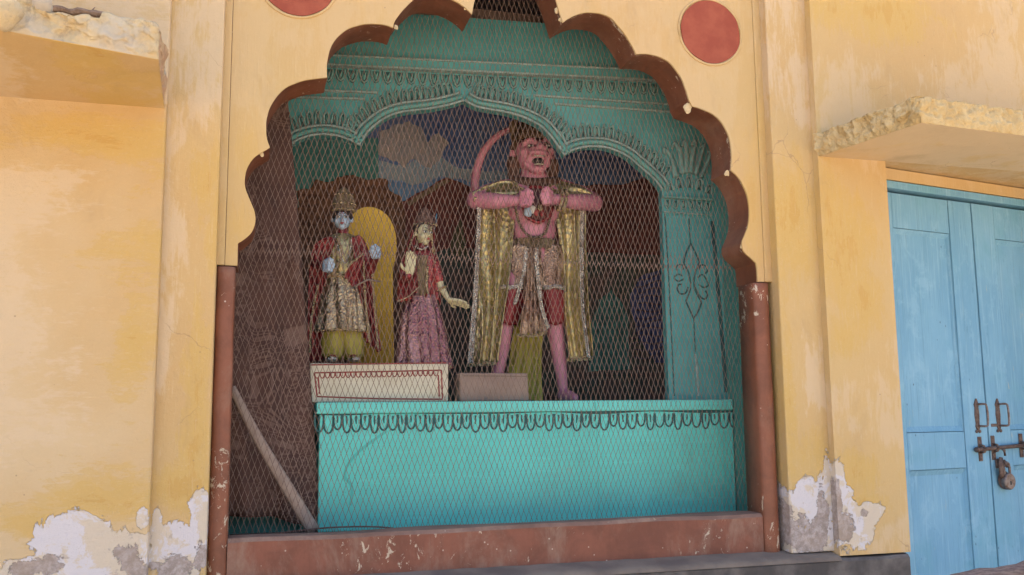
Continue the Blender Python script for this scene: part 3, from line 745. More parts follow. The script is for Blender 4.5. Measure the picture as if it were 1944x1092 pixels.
# arch moulding: two pale lips with a rounded teal bead between
def offs(line, d, proud):
    out = []
    for i, p in enumerate(line):
        t = (line[min(i+1, len(line)-1)]-line[max(i-1, 0)]).normalized(); nn = t.cross(FN).normalized()
        if nn.z < 0 and abs(t.z) < .9: nn = -nn
        out.append(p + nn*d - FN*proud)
    return out
def up_n(t):
    nn = Vector((0, 0, 1)) - t*t.z
    nn = t.cross(FN); nn.normalize()
    return nn
for c in segs:
    def of(d, proud):
        o_ = []
        for i, p in enumerate(c):
            t = (c[min(i+1, len(c)-1)]-c[max(i-1, 0)]).normalized(); n_ = -(t.cross(FN)).normalized()
            if n_.z < 0: n_ = -n_
            o_.append(p+n_*d-FN*proud)
        return o_
    MB().tube(of(.004, .006), .0065, 6).build('arch_lip', M['lip'], FR, smooth=True)
    MB().tube(of(.024, .004), .015, 8, flat=.8).build('arch_bead', M['petal'], FR, smooth=True)
    MB().tube(of(.046, .006), .0065, 6).build('arch_lip', M['lip'], FR, smooth=True)
# one petal, shared by all: dark bed, teal leaf and a pale looped ridge
def petal_mesh(name, L, w_, point=False):
    m = MB(); N = 7
    U = []
    for i in range(N):
        a = math.pi*i/(N-1)
        x = -w_*math.cos(a); z = L*(math.sin(a)**(.55 if not point else 1.1))
        U.append(Vector((x, -.006, z)))
    shadow_bed = [Vector((v.x*1.25, -.0015, v.z*1.10+.001)) for v in U]  # dark plate behind the petal, its shadow put into the colour
    m.add(shadow_bed, [tuple(range(N))], 2)
    leaf_ = [Vector((v.x*.55, -.0035, v.z*.80)) for v in U]
    top = Vector((0, -.010, L*.45))
    m.add(leaf_+[top], [(i, i+1, N) for i in range(N-1)], 0)
    m.tube(U, [.0046]*N, 5, mi=1, flat=1.0)
    me = bpy.data.meshes.new(name); me.from_pydata([tuple(v) for v in m.v], [], m.f)
    for q_ in (M['petal'], M['rim'], M['dark_teal']): me.materials.append(q_)
    for p, mi in zip(me.polygons, m.m): p.material_index = mi
    return me
PM = petal_mesh('petal', .050, .0115); PM2 = petal_mesh('tooth_leaf', .055, .020, True); PM3 = petal_mesh('capital_petal', .040, .014)
def put(me, name, p, zdir, scale, parent, proud=0.0):
    z_ = zdir.normalized(); y_ = FN; x_ = y_.cross(z_).normalized()
    o = bpy.data.objects.new(name, me); COL.objects.link(o); o.parent = parent
    mt = Matrix((x_, y_, z_)).transposed().to_4x4(); mt.translation = p - FN*proud - ORG[parent.name]
    o.matrix_local = mt @ Matrix.Diagonal((*scale, 1)); return o
for ci, c in enumerate(segs):
    L = [c[0]]; st = .0295
    rs = resample(c, st)
    for i, p in enumerate(rs[1:-1]):
        t = (rs[i+2]-rs[i]).normalized(); n_ = -(t.cross(FN)).normalized()
        if n_.z < 0: n_ = -n_
        sc = 1.0+.10*math.sin(i*1.7+ci)
        put(PM, 'petal', p+n_*.054, n_*.8+Vector((0, 0, .35)), (1.02+.1*math.sin(i*2.9), 1.3, sc*1.15), FR)
# cornice bands and the pointed leaf row under the upper one
def strip(a, b, h, proud, mat, name, back=0.0):
    pa, pb = atF(*a), atF(*b)
    d = Vector((0, 0, h))
    MB().hexa([pa-FN*proud, pb-FN*proud, pb+FN*.01, pa+FN*.01, pa-FN*proud+d, pb-FN*proud+d, pb+FN*.01+d, pa+FN*.01+d]).build(name, mat, FR, bevel=.003)
strip((520, 121), (1345, 159), .050, .028, M['teal'], 'cornice_band')
strip((520, 124), (1345, 162), .010, .036, M['lip'], 'cornice_lip'); strip((520, 106.5), (1345, 144), .009, .036, M['lip'], 'cornice_lip')
for a, b in (((545, 187), (693, 191)), ((1052, 200), (1345, 220))):
    strip(a, b, .010, .014, M['lip'], 'cornice_lip')
for a, b in (((545, 172), (716, 179)), ((1012, 184), (1345, 206))):
    strip(a, b, .010, .014, M['lip'], 'cornice_lip')
p0, p1 = atF(520, 126), atF(1330, 163); n_ = int((p1-p0).length/.0545)
for i in range(n_):
    p = p0.lerp(p1, (i+.5)/n_)
    put(PM2, 'tooth_leaf', p+Vector((0, 0, -.002)), Vector((0, 0, -1)), (1.05, 1, 1.05+.06*math.sin(i*2.1)), FR)
# capital of the right pilaster
strip((1257, 377), (1352, 383), .014, .020, M['petal'], 'capital_lip')
strip((1259, 403), (1353, 410), .006, .006, M['lip'], 'capital_lip')
for i in range(6):
    p = atF(1266+15.2*i, 380+1.0*i); put(PM3, 'capital_petal', p, Vector((0, 0, -1)), (.95, 1, 1.0), FR)
m = MB()
for i in range(6):
    c = 1266+15.5*i; U = [atF(c-7.5+15*t/6, 401+i+6*math.sin(math.pi*t/6), .003) for t in range(7)]; m.tube(U, .0034, 5)
m.build('capital_scallop', M['petal'], FR, smooth=True)
fan = [((1283,336),(1275,300),(1262,283),(1262,292)), ((1296,330),(1291,290),(1281,272),(1276,282)), ((1303,328),(1303,285),(1300,268),(1294,277)), ((1310,328),(1316,290),(1320,268),(1313,275)), ((1320,332),(1330,296),(1336,276),(1329,280)), ((1330,336),(1344,306),(1349,288),(1344,290))]
for f_ in fan:
    pts = smooth_line([atF(a, b, .010) for a, b in f_], 5); k = len(pts)
    MB().tube(pts, [.0155-.007*i/k for i in range(k)], 7, flat=.8).build('capital_scroll', M['rim'], FR, smooth=True)
for i in range(5):
    p = atF(1272+18*i, 362+1.5*i-8*math.sin(math.pi*i/4)); put(PM, 'capital_leaf', p, Vector((.25*(i-2)*.5, 0, 1)), (1.35, 1.2, .95+.25*math.sin(math.pi*i/4)), FR)
# painted ornament on the pilaster, with dark lines along its edges
m = MB()
def orn(pts, w_=.0042): m.ribbon(smooth_line([atF(a, b, .0005) for a, b in pts], 5), w_, .0012, nrm=FN)
orn([(1308,415),(1309,440),(1311,462)], .003)
orn([(1311,462),(1302,482),(1298,500)]); orn([(1311,462),(1321,482),(1328,498)])
orn([(1298,500),(1308,520),(1311,545),(1306,562),(1302,572)]); orn([(1328,498),(1319,520),(1318,545),(1324,560),(1332,574)])
orn([(1302,572),(1310,590),(1317,605)]); orn([(1332,574),(1326,590),(1317,605)])
orn([(1317,605),(1318,630),(1320,668)], .003)
orn([(1306,545),(1302,556),(1292,558),(1286,550),(1288,541),(1295,540)]); orn([(1298,530),(1288,534),(1280,528),(1287,521),(1296,524)]); orn([(1297,512),(1296,504),(1288,503),(1283,509),(1286,515)])
orn([(1320,545),(1328,562),(1338,568),(1343,560),(1339,552)]); orn([(1324,528),(1334,522),(1345,540),(1336,546),(1326,540)]); orn([(1326,512),(1330,504),(1339,505),(1343,514),(1338,520)])
orn([(1262,405),(1268,500),(1274,620),(1280,752)], .0035)
orn([(1352,420),(1364,560),(1379,745)], .010)  # dark strip along the corner with the side wall
m.build('ornament_and_edge_lines', M['dark_teal'], FR)
MB().ribbon([atF(1320, 672, .001), atF(1323, 700, .001), atF(1326, 752, .001)], [.005, .006, .005], .002, nrm=FN).build('pale_streak', M['lip'], FR)
MB().ribbon([atF(1312, 468, .001), atF(1313, 485, .001), atF(1313, 500, .001)], .004, .001, nrm=FN).build('pale_streak', M['lip'], FR)

# ------------------------------------------------------------------ painted backdrop
BY = 1.72
BD = thing('painted_backdrop', 'dim painted backdrop of blue sky, cloud, hills and tree behind the statues', 'backdrop', (1.3, BY, PZ))
def sky_mat():
    n = NM('painted_sky', .9, spec=.2)
    z = n.xyz()[2]
    c = n.mix(n.mr(z, 2.55, 3.25), (.30, .60, .95), (.11, .18, .42))
    x = n.xyz()[0]; c = n.mix(n.mr(x, 1.9, 2.6, 0, .7), c, (.07, .06, .09))
    c = n.mix(n.mr(n.noise(6, 5, .6), .4, .7, 0, .4), c, (.22, .33, .52))
    return n.fin(c, n.bump(n.noise(30, 4, .6), .2, .004))
MB().box((-.29, BY, PZ+.001), (2.595, BY+.02, 3.74)).build('sky_panel', sky_mat(), BD)
def paint(name, pts, mat, lay, ragged=0.0):
    y = BY-.004*lay
    P = [at(a, b, y) for a, b in pts]
    poly = []
    for i in range(len(P)):
        a, b = P[i], P[(i+1) % len(P)]; k = 6 if ragged else 1
        for j in range(k):
            q = a.lerp(b, j/k)
            if ragged: q = q + Vector((ragged*nz(q, 11, lay), 0, ragged*nz(q, 11, lay+5)+.4*ragged*nz(q, 40, lay)))
            poly.append((q.x, q.z))
    return prism(poly, y, y+.0035, name, mat, BD)
def pm(name, a, b, sc=8, lo=.4, hi=.65): return simple(name, a, b, .9, scale=sc, bump=.2, lo=lo, hi=hi)
CL = pm('painted_cloud_grey', (.60, .52, .50), (.44, .43, .48), 6); CL2 = pm('painted_cloud_blue', (.44, .54, .64), (.33, .47, .63), 6)
paint('low_cloud', [(700,300),(760,315),(820,292),(870,318),(940,325),(990,322),(990,345),(900,345),(840,338),(780,348),(700,340)], CL2, 1, .03)
paint('cloud', [(712,290),(722,255),(745,235),(775,228),(800,245),(812,270),(830,252),(848,272),(842,300),(820,318),(790,300),(770,315),(740,300)], CL, 2, .03)
paint('teal_panel', [(520,260),(718,262),(720,430),(520,430)], M['teal'], 3)
paint('hill', [(700,400),(770,380),(815,355),(848,338),(885,348),(915,372),(960,352),(1100,352),(1180,350),(1280,320),(1280,520),(900,560),(700,560)], pm('painted_hill', (.24, .075, .065), (.17, .055, .05), 5), 4, .012)
paint('hill_edge', [(772,384),(815,357),(848,340),(856,344),(820,364),(776,392)], pm('painted_ridge', (.28, .20, .13), (.2, .13, .1)), 5, .006)
paint('rocks', [(860,470),(1280,486),(1290,780),(560,780),(560,520),(760,500)], pm('painted_rock', (.09, .12, .10), (.18, .115, .10), 7), 5, .02)
paint('shrub', [(853,480),(862,440),(875,415),(884,455),(888,490)], pm('painted_shrub', (.20, .17, .09), (.11, .10, .06), 30), 6, .01)
paint('green_rock', [(1118,705),(1122,620),(1135,570),(1165,552),(1190,590),(1198,705)], pm('painted_green', (.10, .30, .26), (.06, .18, .155), 12), 6, .02)
paint('blue_rock', [(1195,560),(1215,525),(1250,512),(1290,508),(1292,690),(1245,690),(1210,640)], pm('painted_navy', (.11, .14, .32), (.07, .085, .19), 9), 7, .01)
m = MB()
for i in range(13):
    y0 = 530+12.5*i; x0 = 1205+6*math.sin(i*.5)
    m.ribbon([at(x0+9*t, y0+4*math.sin(t*.8+i)-1.2*t, BY-.033) for t in range(10)], .004, .001, nrm=YN)
m.build('blue_rock_line', pm('painted_line', (.12, .10, .16), (.07, .06, .1)), BD)
paint('foliage', [(560,420),(570,365),(610,345),(650,338),(690,330),(722,345),(745,370),(770,395),(775,520),(770,780),(560,780)], pm('painted_foliage', (.26, .125, .075), (.13, .062, .045), 26), 8, .05)

# ------------------------------------------------------------------ cloths and other things of the niche
def curtain_mat():
    n = NM('printed_cloth', .95, spec=.1)
    base = n.mix(n.mr(n.noise(5, 4, .6), .35, .65), (.115, .062, .048), (.085, .048, .040))
    w1 = n.noise(3.4, 2, .45, 3.0, k=(1, 1, 1.2)); ring = n.ma('ABSOLUTE', n.ma('SINE', n.ma('MULTIPLY', w1, 30.0)))
    m1 = n.ma('MULTIPLY', n.mr(ring, .78, .96), n.mr(n.noise(4.2, 3, .5, off=(3, 0, 2)), .47, .56))
    c = n.mix(n.ma('MULTIPLY', m1, .5), base, (.235, .15, .118))
    big = n.mr(n.noise(3.0, 4, .6, .8, off=(9, 0, 4)), .585, .63); c = n.mix(n.ma('MULTIPLY', big, .55), c, (.23, .145, .112))
    return n.fin(c, n.bump(n.noise(90, 3, .6), .3, .003))
cu = MB(); rows = []
for j in range(40):
    v = j/39
    lp = Vector((-.155, .27, 1.185-.07*0+ (3.55-1.185)*(1-v)))
    # right edge of the cloth leans to the right towards its foot
    rp = at(540+70*v**.8, 150+850*v, .392)
    rp.y = .405+.05*math.sin(v*3)
    lp = Vector((-.16, .26, rp.z+ .10*v*0))
    row = []
    for i in range(50):
        u_ = i/49; p = lp.lerp(rp, u_)
        lift = .20*max(0, (1-u_)-.25)*max(0, v-.8)*5*.5 + (.12*(1-abs(u_-.55)*2)*max(0, v-.85)*6*.3)
        p.z += lift
        p.y += .016*math.sin(u_*17+1.5*math.sin(v*4))*(.5+.5*v) + .02*nz((u_*3, 0, v*4), 1.5)
        row.append(p)
    rows.append(row)
cu.grid(rows)
o = cu.build('printed_curtain', curtain_mat(), None, smooth=True, solid=.003, fixn=True)
tag(o, 'dark brown printed cloth hanging down the left side of the niche', 'curtain')
# pale batten leaning across the cloth
pts = smooth_line([at(440, 735, .245), at(470, 795, .25), at(500, 850, .255), at(545, 925, .265), at(595, 1008, .275)], 5)
m = MB(); k = len(pts)
m.tube(pts, [.015+.013*i/k for i in range(k)], 8, flat=.45, upv=Vector((0, 1, 0)))
tag(m.build('leaning_batten', simple('pale_wood', (.33, .24, .19), (.40, .30, .24), .9, scale=20, bump=.4), None, smooth=True), 'pale curved wooden batten leaning against the printed cloth', 'batten')
pts = smooth_line([at(452, 1028, .245), at(520, 1014, .25), at(590, 1005, .25), at(640, 1001, .25), at(700, 1000, .25), at(745, 1003, .25), at(778, 1010, .25)], 4)
tag(MB().tube(pts, .0035, 6).build('twig', simple('twig', (.12, .06, .045), (.17, .10, .075), .9, bump=.3), None, smooth=True), 'thin bent twig lying on the sill below the batten', 'twig')
# white plinth box under the two small statues
PB_ = thing('plinth_box', 'cream plinth box with red scalloped line border under the two small statues', 'plinth', (.54, .6, PZ))
QY = .47; qx0, qx1, qz = at(588, 720, QY).x, at(851, 720, QY).x, at(700, 690, QY).z
MB().box((qx0, QY, PZ+.001), (qx1, 1.0, qz)).build('box', M['cream'], PB_, bevel=.005)
m = MB()
def pq(px, py): return at(px, py, QY-.0006)
for pts in ([(596,708),(700,706),(838,703)], [(597,708),(602,753)], [(838,703),(840,757)], [(602,753),(720,757),(840,758)], [(604,716),(607,748)], [(832,712),(834,753)], [(590,693),(700,691),(848,689)]):
    m.ribbon(smooth_line([pq(*p) for p in pts], 6), .0032, .001, nrm=YN)
for i in range(24):
    c = 602+9.8*i; m.ribbon([pq(c-4.6*math.cos(math.pi*t/6), 708.5-.2*i+10*math.sin(math.pi*t/6)) for t in range(7)], .0024, .001, nrm=YN)
m.build('painted_border', M['redline'], PB_)
# brown board box
a, b = at(874, 763, .47), at(1004, 708, .47)
BX = thing('brown_box', 'plain brown cardboard box standing before the pink statue', 'box', (a.x, .5, PZ))
m = MB(); m.hexa([(a.x, .47, PZ+.001), (b.x, .47, PZ+.001), (b.x, .60, PZ+.001), (a.x, .60, PZ+.001), (a.x-.002, .475, b.z), (b.x-.006, .47, b.z-.002), (b.x-.006, .60, b.z), (a.x, .60, b.z)]); m.build('carton', M['card'], BX, bevel=.006)
m = MB(); m.ribbon([Vector((a.x+.01, .4695, b.z-.014)), Vector((b.x-.012, .4695, b.z-.016))], .0012, .0005, nrm=YN); m.build('flap_edge', simple('flap', (.12, .08, .06), None, .9, bump=0), BX)

# ================================================================== statues
M['pink'] = simple('pink_paint', (.60, .235, .30), (.53, .19, .25), .5, scale=9, bump=.25, bscale=40)
M['pink_dark'] = simple('pink_shade_paint', (.30, .09, .10), (.36, .12, .13), .6, scale=20, bump=.1)
M['blueskin'] = simple('pale_blue_paint', (.40, .50, .60), (.34, .44, .54), .5, scale=20, bump=.1)
M['ivory'] = simple('ivory_paint', (.56, .50, .30), (.50, .44, .25), .5, scale=20, bump=.1)
M['ink'] = simple('ink_paint', (.02, .016, .016), None, .5, bump=0)
M['eye'] = simple('eye_paint', (.62, .58, .52), None, .35, bump=0)
M['lipred'] = simple('lip_paint', (.32, .05, .05), None, .5, bump=0)
M['hair'] = simple('dark_hair', (.022, .014, .012), (.05, .03, .025), .7, scale=30, bump=.5)
M['brownhair'] = simple('brown_hair', (.11, .045, .028), (.06, .028, .02), .8, scale=30, bump=.7, bscale=80)
M['teeth'] = simple('teeth_paint', (.55, .50, .38), None, .4, bump=0)
M['gold'] = foil('gold_lame', (.46, .36, .15), (.62, .51, .26), .33, 15, (.22, .155, .06), metal=.72, st=.9, k=(1.6, 1.6, .55))
M['goldtrim'] = foil('gold_trim', (.70, .52, .28), (.80, .66, .42), .26, 90, (.30, .18, .08))
M['silvertrim'] = foil('silver_trim', (.62, .54, .44), (.82, .76, .66), .22, 55, (.22, .14, .09))
M['brass'] = foil('brass_crown', (.42, .30, .18), (.52, .40, .24), .35, 120, (.12, .07, .05))
M['rosebrocade'] = foil('rose_brocade', (.42, .25, .18), (.62, .45, .31), .28, 42, (.17, .07, .055), .85, k=(1, 1, .6))
M['maroon'] = foil('maroon_satin', (.30, .042, .045), (.42, .085, .08), .38, 26, (.12, .015, .02), .4, .9)
M['redsatin'] = foil('red_satin', (.24, .022, .025), (.17, .015, .018), .45, 20, None, .25, .5)
M['mauve'] = foil('mauve_satin', (.27, .11, .13), (.44, .25, .24), .32, 34, (.12, .035, .05), .7, .9, k=(1, 1, .35))
M['tunic'] = foil('gold_brocade', (.52, .42, .26), (.38, .28, .18), .30, 34, (.18, .12, .075), .8, k=(1, 1, .4))
M['yellowcloth'] = simple('yellow_cloth', (.36, .30, .05), (.28, .23, .04), .7, scale=10, bump=.4, bscale=40)
M['yellowboard'] = simple('ochre_board', (.74, .45, .06), (.66, .38, .05), .8, scale=5, bump=.2)

def chain(m, pts, rad, n=10):
    """tapered limb with round ends, laid out as one closed tube"""
    P = [Vector(p) for p in pts]
    m.tube(P, rad, n)
    for p, r_ in zip(P, rad): m.ell(p, (r_, r_, r_), n, 6)
    return m
def pick(c, v):
    t = v*(len(c)-1); i = min(int(t), len(c)-2); return c[i].lerp(c[i+1], t-i)
def drape(lpts, rpts, folds, amp, rows=26, cols=40, seed=0.0, top=.25, out=1.0):
    """hanging cloth between two edge lines, gathered in vertical folds that open downwards"""
    Lc = smooth_line(lpts, 8); Rc = smooth_line(rpts, 8); G = []
    for j in range(rows):
        v = j/(rows-1); a = pick(Lc, v); b = pick(Rc, v)
        row = []
        for i in range(cols):
            u_ = i/(cols-1); p = a.lerp(b, u_)
            ph = folds*2*math.pi*u_ + 1.2*math.sin(v*2.3+seed) + 3.2*nz((u_*2, v*1.3, seed), 1.1, seed) + 1.1*v*math.sin(u_*5+seed)
            A = amp*(top+(1-top)*min(1, v*1.6))*(.7+.6*abs(nz((u_*3, seed, v), 1.5)))
            p = p + Vector((.35*A*math.cos(ph), -A*math.sin(ph)*out, .004*nz(p, 20, seed)))
            if v > .93: p.z += .008*math.sin(ph*1.0+.6)
            row.append(p)
        G.append(row)
    return G
def cloth(name, parent, mat, *a, **k):
    m = MB().grid(drape(*a, **k)); return m.build(name, mat, parent, smooth=True, solid=.004)
def skirt(name, parent, mat, rings, folds, amp, seed=0.0, n=84):
    """rings: (centre, rx, ry) from waist to hem"""
    G = []; k = len(rings)
    sub = 7
    for j in range((k-1)*sub+1):
        t = j/sub; i = min(int(t), k-2); f = t-i
        c = rings[i][0].lerp(rings[i+1][0], f); rx = rings[i][1]*(1-f)+rings[i+1][1]*f; ry = rings[i][2]*(1-f)+rings[i+1][2]*f
        v = j/((k-1)*sub); row = []
        for q in range(n):
            a = 2*math.pi*q/n; w_ = 1+amp*(.25+.75*v)*math.sin(folds*a+seed+1.3*math.sin(2*a+v*2)+.8*nz((math.cos(a), math.sin(a), v), 1.5, seed))
            row.append(c+Vector((rx*w_*math.cos(a), ry*w_*math.sin(a), .006*math.sin(folds*a+seed) if v > .95 else 0)))
        G.append(row)
    return MB().grid(G, closeu=True).build(name, mat, parent, smooth=True, solid=.004)
def bead_line(m, pts, r_, step=None):
    for p in resample(smooth_line(pts, 6), step or r_*1.7): m.ell(p, (r_, r_, r_), 6, 4)
    return m
def fist(m, c, s_, side, up=0.0):
    """closed hand: palm, four curled fingers of unequal length and a thumb laid over them"""
    c = Vector(c)
    m.ell(c, (.032*s_, .026*s_, .036*s_), 10, 8)
    for k in range(4):
        z = (.026-.0175*k)*s_; ln = (.050, .056, .052, .042)[k]*s_
        b0 = c+Vector((-side*.020*s_, -.012*s_, z)); b1 = b0+Vector((side*ln*.45, -.022*s_, .003*s_)); b2 = b1+Vector((side*ln*.5, .012*s_, -.004*s_)); b3 = b2+Vector((-side*.006*s_, .018*s_, -.002*s_))
        chain(m, [b0, b1, b2, b3], [.0098*s_, .0098*s_, .009*s_, .008*s_], 7)
    t0 = c+Vector((-side*.012*s_, -.010*s_, .030*s_)); chain(m, [t0, t0+Vector((side*.018*s_, -.022*s_, .010*s_)), t0+Vector((side*.036*s_, -.024*s_, .0))], [.011*s_, .0105*s_, .009*s_], 7)
def open_hand(m, wrist, d, nrm, s_, thumb):
    """flat hand: palm from the wrist along d, five separate fingers"""
    d = d.normalized(); nrm = nrm.normalized(); sd_ = d.cross(nrm).normalized()*thumb
    c = wrist+d*.035*s_
    for k in range(5): chain(m, [wrist+sd_*(.012-.006*k)*s_, c+d*.03*s_+sd_*(.026-.013*k)*s_], [.013*s_, .0115*s_], 7)
    for k in range(4):
        ln = (.062, .072, .066, .05)[k]*s_; b0 = c+d*.03*s_+sd_*(.026-.0172*k)*s_; sp_ = sd_*(.20-.12*k)
        b1 = b0+(d+sp_*.4).normalized()*ln*.5; b2 = b1+(d+sp_*.4+nrm*.30).normalized()*ln*.5
        chain(m, [b0, b1, b2], [.0095*s_, .009*s_, .0072*s_], 7)
    t0 = wrist+d*.015*s_+sd_*.022*s_; chain(m, [t0, t0+(d*.5+sd_).normalized()*.032*s_, t0+(d*.9+sd_).normalized()*.056*s_], [.0115*s_, .0105*s_, .0085*s_], 7)

def small_head(parent, c, h, w_, skin, turn, tilt=0.0, bindi=True):
    """painted doll face: head with jaw, nose and ears; brows, eyes, lips as pieces of their own"""
    Rm = Matrix.Rotation(turn, 3, 'Z') @ Matrix.Rotation(tilt, 3, 'Y')
    c = Vector(c)
    def P(x, y, z): return c + Rm @ Vector((x*w_, y*w_, z*h))
    m = MB()
    m.ell(P(0, .12, .12), (.50*w_, .55*w_, .38*h), 16, 12, rot=Rm); m.ell(P(0, -.06, -.10), (.43*w_, .42*w_, .34*h), 16, 12, rot=Rm)
    m.ell(P(0, -.22, -.36), (.20*w_, .20*w_, .13*h), 10, 8, rot=Rm)
    chain(m, [P(0, -.46, .06), P(0, -.56, -.10)], [.055*w_, .085*w_], 8)
    for s_ in (-1, 1): m.ell(P(s_*.26, -.30, -.14), (.16*w_, .16*w_, .13*h), 10, 8, rot=Rm); m.ell(P(s_*.52, .08, -.02), (.06*w_, .11*w_, .12*h), 8, 6, rot=Rm)
    m.ell(P(0, -.45, -.235), (.14*w_, .08*w_, .05*h), 8, 6, rot=Rm)
    chain(m, [P(0, .10, -.3), P(0, .14, -.72)], [.22*w_, .24*w_], 10)
    hd = m.build('head', skin, parent, remesh=.0035)
    for s_ in (-1, 1):
        MB().ell(P(s_*.21, -.475, .04), (.125*w_, .05*w_, .050*h), 10, 6, rot=Rm).build('eye', M['eye'], hd, smooth=True)
        MB().ell(P(s_*.21, -.515, .035), (.052*w_, .03*w_, .044*h), 8, 6, rot=Rm).build('pupil', M['ink'], hd, smooth=True)
        MB().tube([P(s_*.07, -.52, .055), P(s_*.14, -.535, .095), P(s_*.24, -.525, .10), P(s_*.36, -.44, .055)], .013*w_, 5).build('eyelid', M['ink'], hd, smooth=True)
        MB().tube([P(s_*.05, -.515, .15), P(s_*.18, -.515, .205), P(s_*.34, -.43, .175)], [.018*w_, .022*w_, .010*w_], 5).build('eyebrow', M['ink'], hd, smooth=True)
    MB().ell(P(0, -.505, -.215), (.115*w_, .035*w_, .026*h), 8, 6, rot=Rm).build('upper_lip', M['lipred'], hd, smooth=True)
    MB().ell(P(0, -.49, -.258), (.09*w_, .035*w_, .024*h), 8, 6, rot=Rm).build('lower_lip', M['lipred'], hd, smooth=True)
    if bindi: MB().tube([P(0, -.52, .30), P(0, -.545, .16)], [.012*w_, .026*w_], 6).build('forehead_mark', M['lipred'], hd, smooth=True)
    return hd, P, Rm

# ------------------------------------------------------------------ statue with the blue face
Y1 = .70
def a1(px, py, dy=0.0): return at(px, py, Y1+dy)
bz = qz
S1 = thing('statue', 'small blue-faced statue in gold tunic and maroon shawl on the cream plinth', 'statue', (a1(652, 680).x, Y1, bz))
MPX = (a1(700, 500)-a1(699, 500)).length
m = MB()
chain(m, [a1(651, 446), a1(652, 468), a1(650, 500), a1(650, 530), a1(650, 560)], [.030, .055, .056, .052, .058])
m.ell(a1(651, 470), (.085, .05, .05), 12, 8); chain(m, [a1(650, 452), a1(650, 432)], [.024, .022])
chain(m, [a1(622, 462), a1(598, 500, -.02), a1(618, 508, -.11)], [.030, .025, .018]); chain(m, [a1(682, 462), a1(704, 512, -.04), a1(713, 488, -.12)], [.030, .025, .018])
for sx in (-1, 1): chain(m, [a1(651+12*sx, 555), a1(651+15*sx, 620), a1(651+18*sx, 672)], [.045, .034, .024]); chain(m, [a1(651+18*sx, 676), a1(651+21*sx, 681, -.07)], [.022, .016])
m.build('body', M['maroon'], S1, remesh=.006)
for side, c in ((1, a1(622, 506, -.125)), (-1, a1(713, 481, -.13))):
    m = MB(); fist(m, c, .80, side); m.build('hand', M['blueskin'], S1, remesh=.003)
hd, P, Rm = small_head(S1, a1(650, 417), 44*MPX, 36*MPX, M['blueskin'], -.12)
MB().ell(P(0, .14, .16), (.56*36*MPX, .55*36*MPX, .40*44*MPX), 14, 10).build('hair', M['hair'], S1, smooth=True)
cr = MB(); G = []
for j, (z, r_) in enumerate([(-2, 19), (2, 20.5), (5, 19), (10, 21), (18, 21), (26, 19), (32, 14), (37, 12), (42, 7), (46, 2)]):
    cc = a1(653, 401-z); G.append([cc+Vector((r_*MPX*(1+.05*math.sin(9*t))*math.cos(t), .8*r_*MPX*(1+.05*math.sin(9*t))*math.sin(t), 0)) for t in [2*math.pi*q/36 for q in range(36)]])
cr.grid(G, closeu=True)
crown = cr.build('crown', M['brass'], S1, smooth=True)
m = MB()
for z, r_, k in ((1, 21, 24), (12, 22, 20), (30, 17, 14)):
    for q in range(k): m.ell(a1(653, 401-z)+Vector((r_*MPX*math.cos(2*math.pi*q/k), .8*r_*MPX*math.sin(2*math.pi*q/k), 0)), (.0055,)*3, 6, 4)
m.build('crown_beads', M['goldtrim'], crown, smooth=True)['kind'] = 'stuff'
skirt('gold_blouse', S1, M['gold'], [(a1(651, 446), .040, .035), (a1(651, 456), .078, .055), (a1(651, 478), .080, .066), (a1(650, 505), .070, .064), (a1(650, 530), .066, .060)], 13, .05, 1)
skirt('tunic_skirt', S1, M['tunic'], [(a1(650, 524), .066, .060), (a1(650, 560), .092, .075), (a1(651, 600), .105, .085), (a1(651, 630), .118, .092)], 11, .14, 2)
MB().tube([a1(651, 629)+Vector((.117*math.cos(t), .092*math.sin(t), 0)) for t in [2*math.pi*q/40 for q in range(41)]], .006, 5).build('tunic_hem', M['goldtrim'], S1, smooth=True)
MB().tube([a1(650, 526)+Vector((.071*math.cos(t), .066*math.sin(t), .004*math.sin(5*t))) for t in [2*math.pi*q/40 for q in range(41)]], .011, 6).build('waistband', M['goldtrim'], S1, smooth=True)
for sx in (-1, 1):
    skirt('trouser_leg', S1, M['yellowcloth'], [(a1(651+14*sx, 615), .050, .050), (a1(651+17*sx, 650), .056, .054), (a1(651+19*sx, 674), .046, .046), (a1(651+19*sx, 681), .030, .034)], 6, .10, sx)
    MB().ell(a1(651+22*sx, 682, -.06), (.028, .055, .014), 10, 6).build('shoe', M['silvertrim'], S1, smooth=True)
cloth('shawl', S1, M['maroon'], [a1(625, 448, -.05), a1(597, 470, -.03), a1(588, 540, .0), a1(583, 684, .02)], [a1(636, 452, -.07), a1(622, 500, -.05), a1(616, 560, .0), a1(612, 682, .03)], 4, .016, seed=1)
cloth('shawl', S1, M['maroon'], [a1(668, 450, -.07), a1(672, 500, -.07), a1(680, 560, -.05), a1(690, 640, -.02)], [a1(682, 446, -.04), a1(697, 470, -.03), a1(708, 560, -.02), a1(721, 668, -.01)], 4, .016, seed=3)
MB().tube(smooth_line([a1(640, 452, -.085), a1(650, 480, -.10), a1(640, 505, -.09), a1(630, 522, -.08)], 5), .006, 6).build('sash', M['goldtrim'], S1, smooth=True)
cloth('sash_fold', S1, M['maroon'], [a1(684, 478, -.10), a1(668, 500, -.10), a1(660, 512, -.09), a1(655, 522, -.09)], [a1(692, 486, -.08), a1(680, 520, -.09), a1(676, 535, -.08), a1(672, 545, -.08)], 3, .010, seed=5)
MB().tube(smooth_line([a1(690, 482, -.115), a1(670, 497, -.12), a1(659, 508, -.115)], 5), .005, 6).build('sash_edge', M['goldtrim'], S1, smooth=True)
